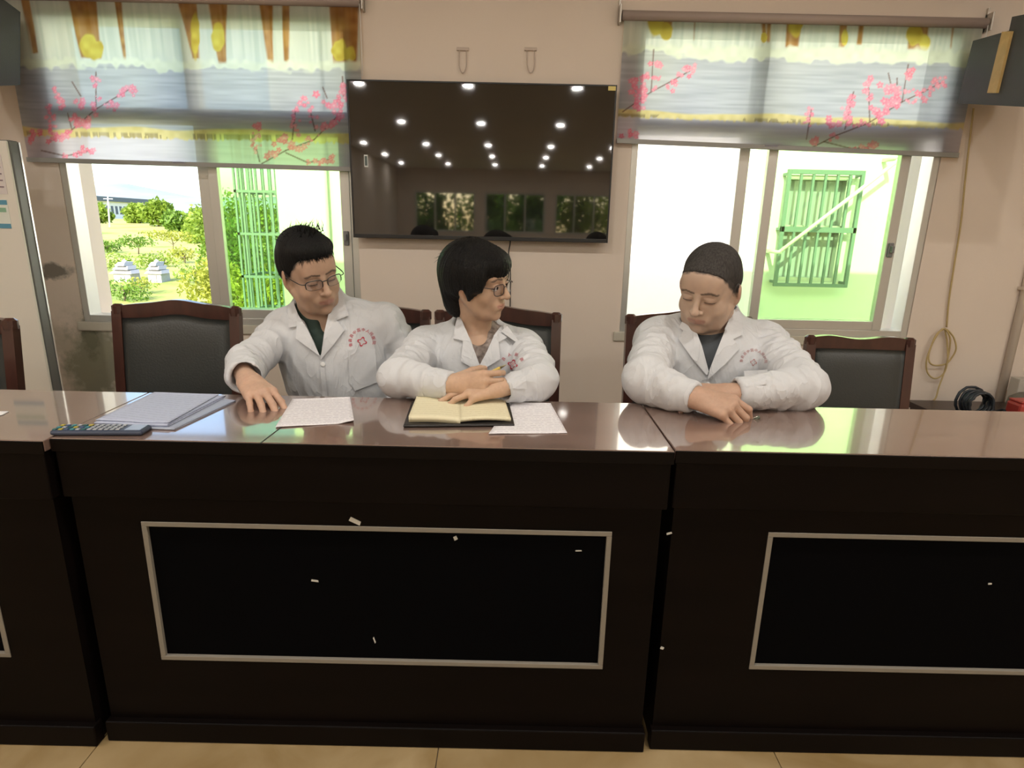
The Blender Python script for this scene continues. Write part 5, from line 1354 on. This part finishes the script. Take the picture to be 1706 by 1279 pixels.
    for i, (a, b, r1, r2, cuff, amp) in enumerate(sp['sleeves']):
        a_, b_ = np.array(a, float), np.array(b, float); L = np.linalg.norm(b_ - a_); ph = rs.uniform(0, 6, 6)
        e1 = np.cross((b_ - a_) / L, (.3, .2, 1)); e1 /= np.linalg.norm(e1); e2 = np.cross((b_ - a_) / L, e1)
        def wob(t, px_, py_, pz_, L=L, ph=ph, amp=amp, e1=e1, e2=e2, cuff=cuff):
            an = np.arctan2(px_ * e2[0] + py_ * e2[1] + pz_ * e2[2], px_ * e1[0] + py_ * e1[1] + pz_ * e1[2])
            x = t * L
            w1 = np.sin(x / .060 * 6.28 + 1.6 * np.sin(an + ph[0]) + ph[1] + .8 * np.sin(2 * an + ph[4])); w1 = 1.2 - 2.2 * np.abs(w1)
            w2 = 1.2 - 2.2 * np.abs(np.sin(x / .10 * 6.28 - 1.9 * np.sin(an + ph[2]) + ph[3]))
            env = (.35 + .65 * np.clip(np.sin(t * 3.14), 0, 1)) if not cuff else np.clip(1.15 - t, .12, 1)
            return amp * env * (.6 * w1 * (.5 + .5 * np.sin(an * 1.0 + ph[5])) + .5 * w2)
        F.cone(a_, b_, r1, r2, .022, flat=bool(cuff), wob=wob)
        if cuff: cuffs.append((a_, b_, r2))
    Vp0, Qp0 = F.mesh(2)
    # open front: the V between the lapels is cut out down to the shirt
    Vp = sp['V']
    def vcut(x, y, z):
        qx, qy, qz = x - _C[0], y - _C[1], z - _C[2]
        zz = qx * _F[0] + qy * _F[1] + qz * _F[2]; zz = np.maximum(zz, .2)
        u = 853 + FPX * (qx * _R[0] + qy * _R[1] + qz * _R[2]) / zz; v = 639.5 - FPX * (qx * _U[0] + qy * _U[1] + qz * _U[2]) / zz
        d = None
        for (p, q) in zip(Vp, Vp[1:] + Vp[:1]):
            ex, ey = q[0] - p[0], q[1] - p[1]; l = math.hypot(ex, ey); e = ((u - p[0]) * ey - (v - p[1]) * ex) / l
            d = e if d is None else np.maximum(d, e)
        d = d * zz / FPX
        return np.maximum(d, y - sp['Vy'])
    m = .02
    F.apply((sp['vbox'][0][0], sp['vbox'][0][1], sp['vbox'][0][2]), sp['vbox'][1], vcut, .004, True)
    # neck hole
    F.cone(nb + np.array([0, .0, -.05]), nk + (nk - nb) * .6, sp['nr'] + .012, sp['nr'] + .014, .006, True)
    for (a_, b_, r2) in cuffs:
        d = (b_ - a_) / np.linalg.norm(b_ - a_); F.cone(b_ - d * .03, b_ + d * .03, r2 - .008, r2 - .005, .002, True)
    Vc, Qc = F.mesh(2); N = vnormals(Vc, Qc)
    # drapery: shallow vertical folds on the torso
    tor = np.clip(1 - np.abs((Vc[:, 0] - chest[0]) / (crad[0] * 1.25)), 0, 1) ** .3
    def drape(V_, N_):
        dv = .0045 * vnoise(V_ * np.array([16, 16, 5]), sp['seed'])
        dv += .0070 * (.45 - np.abs(vnoise(V_ @ FOLD * np.array([19, 19, 4.5]), sp['seed'] + 1))) + .0030 * (.45 - np.abs(vnoise(V_ @ FOLD.T * np.array([26, 26, 7]), sp['seed'] + 2)))
        return V_ + N_ * dv[:, None]
    Vc = drape(Vc, N); Vp0 = drape(Vp0, vnormals(Vp0, Qp0))
    me = raw('lab_coat', Vc, Qc, True); coat = link('lab_coat', me, M_coat, root)
    bvh = BVHTree.FromPolygons([Vector(v) for v in Vp0], [tuple(int(i) for i in q) for q in Qp0])
    for nm, poly, off in sp['lapels']: cloth_piece(nm, bvh, poly, off, .009, M_collar, coat)
    if sp.get('placket'): cloth_piece('placket', bvh, sp['placket'], .0045, .003, M_collar, coat, smooth_it=3)
    if sp.get('pocket'): cloth_piece('pocket', bvh, sp['pocket'], .0050, .003, M_collar, coat, smooth_it=3)
    bv2 = bvh
    emblem(bvh, coat, *sp['emblem'])
    for (u, v) in sp.get('buttons', []):
        p = project(bvh, [(u, v)], .0040)[0]
        d = Vector(-ray(u, v)).normalized(); M = Matrix.Translation(Vector(p)) @ d.to_track_quat('Z', 'Y').to_matrix().to_4x4()
        mb = MB().lathe([(.001, .002), (.0055, .0025), (.0070, .0015), (.0068, -.003), (.001, -.003)], seg=14); bmesh.ops.transform(mb.bm, matrix=M, verts=mb.bm.verts[:]); mb.build('button', M_btn, coat, smooth=True)
    # -- hair
    hf = Field(o - .17 * s, o + .17 * s, .0028)
    sp['hair'](hf, w_, R, s * X3)
    v, q = hf.mesh(1); n_ = vnormals(v, q); L = ((v - o) @ R) / (s * X3)
    an = np.arctan2(L[:, 0], L[:, 1]); rad = np.hypot(L[:, 0], L[:, 1])
    st = vnoise(np.stack([an * 26, L[:, 2] * 9, rad * 8], 1), 5) * .6 + vnoise(np.stack([an * 60, L[:, 2] * 16, rad * 14], 1), 6) * .4
    v = v + n_ * (sp['strand'] * st)[:, None]
    hair = link('hair', raw('hair', v, q, True), sp['hairmat'], root)
    if sp.get('tufts'):
        mb = MB(); rg = random.Random(sp['seed'])
        for (p, d, ln, r) in sp['tufts'](rg):
            a = Vector(w_(p)); dd = Vector(R @ np.array(d)).normalized(); side = Vector((rg.uniform(-1, 1), rg.uniform(-1, 1), rg.uniform(-.6, .2)))
            mb.tube([a, a + dd * ln * .5 * s, a + (dd * ln + side * ln * .22) * s], [r * s, r * .7 * s, r * .12 * s], 5)
        tag(mb.build('hair_tufts', sp['hairmat'], root), kind='stuff')
    # -- eyes
    if sp.get('lids') == 'open':
        for sx in (-1, 1):
            c = Vector(w_((sx * .031, -.0775, .0025)))
            bm = bmesh.new(); bmesh.ops.create_uvsphere(bm, u_segments=20, v_segments=12, radius=.0148 * s); me = bpy.data.meshes.new('eye'); bm.to_mesh(me); bm.free()
            for v_ in me.vertices: v_.co += c
            e = link('eye', me, M_eye, root)
            fwd = Vector(R @ np.array([0, -1, -.08])).normalized(); ic = c + fwd * .0118 * s
            M = Matrix.Translation(ic) @ fwd.to_track_quat('Z', 'Y').to_matrix().to_4x4()
            mb = MB().lathe([(.0068 * s, 0), (.006 * s, .0026 * s), (.002 * s, .0038 * s)], seg=16); bmesh.ops.transform(mb.bm, matrix=M, verts=mb.bm.verts[:]); mb.build('iris', M_iris, e, smooth=True)
    # -- glasses
    if sp.get('glasses'):
        g = sp['glasses']; gr = empty('glasses', (0, 0, 0), root); gr.matrix_parent_inverse = Matrix.Translation(Vector(root.location)).inverted()
        gm = mat(g['name'], g['col'], .3, metal=g.get('metal', 0))
        rim = MB(); yz = -.1045
        for sx in (-1, 1):
            pts = []; cx = sx * .0335; W2, H2 = g['w'] / 2, g['h'] / 2
            for k in range(28):
                a = 2 * math.pi * k / 28; ca, sa = math.cos(a), math.sin(a)
                x = cx + W2 * math.copysign(abs(ca) ** .62, ca); z = g['z'] + H2 * math.copysign(abs(sa) ** .62, sa); y = yz + .006 * ((x * sx - .01) / .05) ** 2 * 2 + .0
                pts.append((x, y, z))
            up = [p for p in pts]
            if g.get('half'):
                seq = [pts[k] for k in range(-2, 17)]; rim.tube([w_(p) for p in seq], g['r'] * s, 6)
                rim.tube([w_(p) for p in pts], g['r'] * .35 * s, 5, closed=True)
            else: rim.tube([w_(p) for p in pts], g['r'] * s, 6, closed=True)
            me = raw('lens', [tuple(w_(p)) for p in pts] + [tuple(w_((cx, yz + .002, g['z'])))], [(k, (k + 1) % 28, 28) for k in range(28)], True)
            ln = link('lens', me, M_lens); ln.parent = gr
            ex = (sx * (.0335 + W2), yz + .006, g['z'] + H2 * .55)
            arm = MB().tube([w_(p) for p in rnd_curve([ex, (sx * .0715, yz + .018, g['z'] + H2 * .55), (sx * .0785, -.03, g['z'] + H2 * .45), (sx * .080, .012, g['z'] + .002), (sx * .078, .030, g['z'] - .020)], 5)], g['r'] * s, 6).build('temple_arm', gm); arm.parent = gr
        rim.tube([w_(p) for p in rnd_curve([(-.0335 + g['w'] / 2, yz + .001, g['z'] + .006), (0, yz - .004, g['z'] + .010), (.0335 - g['w'] / 2, yz + .001, g['z'] + .006)], 4)], g['r'] * s, 6)
        rm_ = rim.build('rims', gm); rm_.parent = gr
    return root, info
M_lens = glass_mat('spectacle_lens', (.93, .93, .94), .09)

A_ = np.array
FOLD = Rm(25, 20, 30)
def crop(L, sc, ox, oy): return [(ox + a / sc, oy + b / sc) for a, b in L]
# ---- left man: head bent and turned to the woman, right hand flat on a sheet
k1 = lambda L: crop(L, 3.4556, 340, 350)
def fringe(rg, n, x_, y0, z0, ln, r):
    return [((x, y0 + 1.6 * x * x * 4, z0 - 3.0 * x * x + rg.uniform(-.004, .010)), (rg.gauss(.12, .25), -.35, -1), rg.uniform(.5, 1) * ln, r) for x in [rg.uniform(-x_, x_) for _ in range(n)]]
def hair_m1(F, w_, R, s):
    E = lambda c, r, k=.01, sub=False: F.ell(w_(c), s * A_(r), R, k, sub)
    E((0, .024, .056), (.084, .096, .087)); E((0, .045, .02), (.083, .075, .075), .02); E((0, -.045, .095), (.066, .045, .036), .03); E((0, .07, -.02), (.062, .04, .05), .03)
    E((0, -.140, -.010), (.10, .084, .086), .008, True)
    for sx in (-1, 1): E((sx * .085, -.030, -.075), (.05, .055, .062), .008, True); E((sx * .085, .012, -.012), (.014, .023, .034), .004, True)
    E((0, .05, -.125), (.1, .1, .055), .008, True)
def tufts_m1(rg):
    out = []
    for k in range(46):
        x, y = rg.gauss(.012, .022), rg.gauss(-.01, .025); out.append(((x, y, .136 - 2.2 * x * x), (rg.gauss(.15, .40), rg.gauss(-.15, .35), 1), rg.uniform(.022, .046), .0013))
    for k in range(90):
        a = rg.uniform(0, 6.28); rr = rg.uniform(.0, .075); out.append(((rr * math.cos(a), .02 + rr * math.sin(a), .139 - 6.5 * rr * rr), (math.cos(a) * .9, math.sin(a) * .9 - .3, .7), rg.uniform(.008, .018), .0012))
    return out + fringe(rg, 130, .055, -.088, .088, .022, .0012)
h1W = A_((-.668, 1.475, .803))
S1 = dict(seed=1, label='man in a white coat with glasses looking down, hand on a printed sheet', root=(-.57, 1.95, 0), head=PY(517, 454, 1.80), rot=(43, 15, -13), hs=.93,
    skin=(.50, .33, .235), handskin=(.56, .36, .26), lip=(.42, .20, .16), neck=PY(532, 512, 1.88), nr=.054, shL=(-.718, 1.865, .868), shR=(-.415, 1.905, .893),
    chest=(-.575, 1.860, .79), crad=(.160, .115, .165), belly=(-.535, 1.88, .62), brad=(.165, .125, .20), pelvis=(-.55, 2.0, .555), shr=.056,
    sleeves=[((-.715, 1.862, .868), (-.762, 1.680, .800), .060, .052, 0, .006), ((-.762, 1.675, .803), (-.690, 1.500, .806), .056, .044, 1, .0075),
             ((-.412, 1.905, .888), (-.335, 1.905, .775), .060, .052, 0, .004), ((-.335, 1.905, .775), (-.345, 1.78, .650), .056, .042, 1, .005)],
    legs=[(-.09, ((-.65, 1.60, .525), (-.65, 1.62, .05))), (.09, ((-.46, 1.60, .525), (-.46, 1.62, .05)))],
    shirt=mat('dark_green_shirt', (.020, .040, .030), .8, bump=.1, bscale=150), neckcut=(PY(535, 530, 1.76), (.036, .06, .060)),
    V=k1([(490, 470), (765, 440), (670, 850)]), Vy=1.87, vbox=((-.80, 1.60, .72), (-.38, 1.88, 1.05)),
    lapels=[('lapel', k1([(535, 590), (600, 695), (668, 842), (655, 832), (527, 738), (533, 668)]), .012), ('collar', k1([(505, 472), (520, 545), (545, 610), (530, 671), (487, 673), (483, 560), (485, 480)]), .017),
            ('lapel', k1([(718, 590), (692, 700), (670, 862), (745, 775), (808, 690), (762, 632)]), .012), ('collar', k1([(752, 455), (735, 520), (712, 600), (762, 634), (833, 606), (808, 520), (792, 458)]), .017)],
    placket=k1([(664, 858), (690, 858), (712, 1086), (684, 1086)]), pocket=k1([(830, 800), (985, 800), (1000, 990), (870, 1040), (835, 990)]),
    emblem=(603.3, 569.0, 6.6, .25, '鲁县县中国中人民医院', (196, -5), 20.0, 6.4, M_emb), buttons=[(538, 607)],
    hair=hair_m1, tufts=tufts_m1, strand=.0016, hairmat=hair_mat('hair_black_short', (.009, .009, .009), .45), stubble=.12, lids='down',
    glasses=dict(name='glasses_dark', col=(.03, .03, .03), w=.050, h=.031, z=.002, r=.0016, half=True),
    hands=[dict(W=h1W, X=(.66, -.74, -.13), Zb=(.05, -.12, 1), side=1, s=.97, curls=[(20, 22, 14), (20, 22, 15), (18, 24, 15), (16, 22, 14)], spread=[7, 1, -6, -14], thumb=(28, 22, 20), arm=(-.725, 1.56, .812))])
# ---- woman: profile to the right, fist with pen on her other hand
k2 = lambda L: crop(L, 3.458, 600, 370)
def hair_w(F, w_, R, s):
    E = lambda c, r, k=.01, sub=False: F.ell(w_(c), s * A_(r), R, k, sub)
    E((0, .022, .052), (.090, .108, .094)); E((0, .060, .030), (.090, .090, .092), .03); E((0, -.055, .070), (.074, .054, .046), .03)
    for sx in (-1, 1): E((sx * .076, .012, .020), (.024, .070, .062), .02); E((sx * .080, -.040, .030), (.016, .032, .050), .015); E((sx * .079, -.012, -.020), (.010, .022, .034), .012)
    E((0, .085, -.040), (.070, .042, .075), .03); E((0, .070, -.095), (.052, .032, .040), .03)
    E((0, -.130, -.056), (.072, .064, .083), .008, True)
    for sx in (-1, 1): E((sx * .095, .012, -.045), (.030, .020, .034), .008, True); E((sx * .09, -.055, -.080), (.03, .05, .065), .008, True)
def tufts_w(rg):
    out = []
    for k in range(150):
        a = rg.uniform(0, 6.28); rr = rg.uniform(.01, .088); x, y = rr * math.cos(a), .03 + rr * math.sin(a)
        out.append(((x * .95, y, .148 - 8.0 * rr * rr), (math.cos(a) * 1.1, math.sin(a) * 1.1, -.25 - rr * 6), rg.uniform(.02, .05), .0016))
    for k in range(60):
        x = rg.uniform(-.06, .06); out.append(((x, -.096 + abs(x) * .35, .075 + rg.uniform(-.01, .02)), (rg.gauss(0, .12), -.18, -1), rg.uniform(.02, .042), .0015))
    for k in range(50):
        x = rg.uniform(-.07, .07); out.append(((x, .118 - abs(x) * .25, rg.uniform(-.06, .05)), (rg.gauss(0, .1), -.25, -1), rg.uniform(.03, .06), .0016))
    return out
S2 = dict(seed=2, label='woman in a white coat with glasses and short black hair, looking right', root=(-.10, 1.90, 0), head=PY(797, 470, 1.77), rot=(63, 6, -6), hs=.865,
    skin=(.54, .355, .245), lip=(.46, .22, .17), neck=PY(793, 548, 1.84), nr=.046, shL=(-.270, 1.83, .835), shR=(.035, 1.83, .832),
    chest=(-.112, 1.790, .765), crad=(.148, .112, .155), belly=(-.11, 1.81, .60), brad=(.155, .125, .20), pelvis=(-.10, 1.96, .555), shr=.052,
    sleeves=[((-.270, 1.83, .833), (-.298, 1.545, .810), .056, .052, 0, .0055), ((-.298, 1.520, .808), (-.150, 1.442, .813), .050, .034, 1, .005),
             ((.035, 1.83, .830), (.068, 1.545, .810), .056, .052, 0, .0055), ((.066, 1.520, .806), (-.022, 1.452, .802), .050, .033, 1, .005)],
    legs=[(-.09, ((-.19, 1.60, .525), (-.19, 1.62, .05))), (.09, ((-.01, 1.60, .525), (-.01, 1.62, .05)))],
    shirt=mat('patterned_top', (.40, .34, .30), .8, var=.7, vscale=60, col2=(.10, .07, .06)), neckcut=(PY(796, 546, 1.70), (.055, .09, .064)),
    V=k2([(560, 510), (865, 525), (687, 836)]), Vy=1.83, vbox=((-.35, 1.50, .70), (.12, 1.84, 1.0)),
    lapels=[('lapel', k2([(606, 610), (645, 705), (690, 826), (668, 850), (581, 802), (592, 690)]), .012), ('collar', k2([(566, 524), (585, 560), (608, 620), (602, 687), (536, 668), (548, 590)]), .017),
            ('lapel', k2([(770, 655), (730, 745), (686, 828), (694, 858), (808, 788), (797, 690)]), .012), ('collar', k2([(850, 556), (815, 592), (768, 655), (797, 692), (852, 662), (858, 600)]), .017)],
    placket=k2([(672, 852), (700, 852), (706, 900), (676, 900)]), pocket=k2([(862, 862), (948, 845), (962, 960), (880, 960)]),
    emblem=(854.0, 607.0, 6.8, .28, '县人民医', (148, 28), 17.5, 6.4, M_emb, mat('emblem_pink', (.72, .42, .44), .7)), buttons=[],
    hair=hair_w, tufts=tufts_w, strand=.0022, hairmat=hair_mat('hair_black_bob', (.007, .0065, .006), .42), lids='open', jaw=1.0,
    glasses=dict(name='glasses_bronze', col=(.10, .075, .07), metal=.5, w=.048, h=.037, z=-.004, r=.0015),
    hands=[dict(W=A_((-.146, 1.438, .816)), X=(1, -.12, .10), Zb=(-.12, -1, .25), side=1, s=.88, curls=[(14, 60, 20), (26, 100, 60), (32, 102, 60), (38, 100, 55)], spread=[2, 0, 0, -3], thumb=(30, 38, 35), arm=(-.22, 1.47, .812)),
           dict(W=A_((-.034, 1.447, .809)), X=(-1, -.28, -.085), Zb=(-.06, -.25, 1), side=-1, s=.88, curls=[(10, 16, 10), (12, 18, 12), (14, 24, 16), (30, 40, 25)], spread=[3, 0, -4, -26], thumb=(25, 15, 15), arm=(.04, 1.49, .805))])
# ---- right man: cropped hair, arms folded on the desk
k3 = lambda L: crop(L, 3.5525, 1000, 370)
def cutline(F, w_, R, s, off=0.0):
    o = w_((0, 0, 0))
    def fn(x, y, z):
        q = (x - o[0], y - o[1], z - o[2])
        ly = (q[0] * R[0, 1] + q[1] * R[1, 1] + q[2] * R[2, 1]) / s[1]; lz = (q[0] * R[0, 2] + q[1] * R[1, 2] + q[2] * R[2, 2]) / s[2]
        return ((lz - .073) + 1.1 * (ly + .072) + off + .003 * np.sin(q[0] * 420) * np.sin(q[2] * 510 + 1)) / 1.49 * s[1]
    F.apply(o - .17, o + .17, fn, .003, True)
def hair_m2(F, w_, R, s):
    E = lambda c, r, k=.01, sub=False: F.ell(w_(c), s * A_(r), R, k, sub)
    E((0, .022, .051), (.0775, .094, .0855)); E((0, .05, .015), (.073, .068, .065), .02); E((0, .070, -.02), (.055, .036, .045), .02)
    E((0, -.058, .058), (.060, .038, .044), .02); cutline(F, w_, R, s, -.007)
    for sx in (-1, 1): E((sx * .085, -.025, -.07), (.05, .05, .065), .006, True); E((sx * .085, .012, -.012), (.014, .021, .033), .004, True)
    E((0, .05, -.12), (.1, .1, .055), .006, True)
S3 = dict(seed=3, label='man in a white coat with cropped hair, arms folded on the right desk', root=(.60, 1.90, 0), head=PY(1181, 481, 1.72), rot=(-37, 20, 5), hs=.92, wx=1.10,
    skin=(.52, .37, .28), handskin=(.50, .32, .23), lip=(.42, .22, .18), neck=PY(1190, 535, 1.81), nr=.058, shL=(.437, 1.800, .876), shR=(.768, 1.800, .866),
    chest=(.595, 1.765, .785), crad=(.175, .120, .165), belly=(.60, 1.80, .62), brad=(.175, .135, .20), pelvis=(.61, 1.98, .555), shr=.062,
    sleeves=[((.440, 1.800, .874), (.352, 1.530, .822), .064, .057, 0, .0065), ((.348, 1.505, .818), (.448, 1.418, .802), .058, .037, 1, .0045),
             ((.765, 1.800, .864), (.758, 1.525, .818), .066, .058, 0, .0065), ((.752, 1.495, .812), (.562, 1.455, .806), .056, .038, 1, .006)],
    legs=[(-.09, ((.50, 1.60, .525), (.50, 1.62, .05))), (.09, ((.70, 1.60, .525), (.70, 1.62, .05)))],
    shirt=mat('grey_tshirt', (.075, .085, .095), .85, bump=.1, bscale=150), neckcut=(PY(1180, 525, 1.68), (.07, .10, .045)),
    V=k3([(470, 570), (810, 490), (643, 890)]), Vy=1.80, vbox=((.36, 1.40, .72), (.80, 1.81, 1.05)),
    lapels=[('lapel', k3([(540, 640), (575, 660), (603, 735), (642, 880), (632, 908), (540, 800), (463, 692), (492, 640)]), .012), ('collar', k3([(482, 588), (530, 612), (575, 648), (560, 668), (492, 642), (468, 622)]), .017),
            ('lapel', k3([(742, 630), (700, 735), (646, 875), (634, 934), (740, 838), (826, 746), (787, 690)]), .012), ('collar', k3([(832, 488), (790, 520), (760, 580), (735, 636), (786, 692), (845, 664), (840, 570)]), .017)],
    placket=k3([(628, 925), (648, 920), (652, 985), (630, 985)]), pocket=k3([(850, 880), (990, 872), (985, 960), (860, 975)]),
    emblem=(1255.5, 603.5, 4.6, .2, '鲁县县中国中人民医院', (172, 4), 20.5, 5.8, M_emb_glare), buttons=[(1179, 640)],
    hair=hair_m2, strand=.0006, hairmat=hair_mat('hair_cropped', (.078, .071, .066), .85), stubble=.10, lids='down', jaw=1.08,
    hands=[dict(W=A_((.446, 1.418, .806)), X=(.86, -.50, -.12), Zb=(-.05, -.50, .86), side=1, s=1.0, curls=[(30, 50, 30), (42, 48, 28), (44, 46, 26), (40, 42, 24)], spread=[5, 0, -3, -7], thumb=(18, 30, 20), arm=(.38, 1.46, .812)),
           dict(W=A_((.552, 1.452, .806)), X=(-1, .06, .02), Zb=(0, -.2, 1), side=-1, s=.97, curls=[(18, 25, 15)] * 4, spread=[3, 0, -3, -6], thumb=(25, 15, 15), arm=(.64, 1.47, .806))])
for S_ in (S1, S2, S3):
    _r, _i = make_person(S_); S_['info'] = _i
# pen in the woman's fist, small cap in the right man's fingers
ti = S2['info'][1]
t0 = Vector(ti['thumb'][3]); f0 = Vector(ti['fingers'][0][3]); c0 = (t0 + f0) / 2
pd = Vector((.75, -.25, .45)).normalized()
pe = tag(empty('pen', tuple(c0)), 'thin yellow pen held in the woman\'s fist', 'pen')
MB().tube([c0 - pd * .07, c0 + pd * .020], .0036, 10).build('barrel', mat('pen_yellow', (.72, .52, .10), .35), pe)
MB().tube([c0 + pd * .020, c0 + pd * .034, c0 + pd * .038], [.0036, .0016, .0006], 10).build('tip', mat('pen_tip', (.5, .45, .3), .3, metal=.6), pe)
ti = S3['info'][1]
c0 = (Vector(ti['fingers'][0][2]) + Vector(ti['fingers'][0][3])) / 2 + Vector((.012, -.008, .002))
cp = tag(empty('pen_cap', tuple(c0)), 'short dark marker between the right man\'s fingers', 'pen')
MB().tube([c0 - Vector((.012, -.004, .008)), c0 + Vector((.012, -.006, .010))], .0042, 10).build('barrel', mat('cap_dark', (.10, .12, .08), .35), cp)
MB().tube([c0 + Vector((-.010, .001, .0)), c0 + Vector((.006, -.008, .012))], .0012, 6).build('clip', mat('cap_clip', (.6, .6, .55), .3, metal=.8), cp)
# chairs
chair('empty wooden chair with an arched back before the left window', -1.245, 1.95)
chair('wooden chair behind the left man, hidden but for its corner', -.545, 1.97)
chair('wooden chair behind the woman', -.057, 1.97)
chair('wooden chair behind the right man, its post showing at his shoulder', .655, 1.97)
chair('low square-backed chair right of the lone man', 1.362, 2.10, -.04, .0, .21, .80)
chair('chair at the left photo edge beside the air conditioner', -1.84, 1.66, .05, .001, .235, .87)
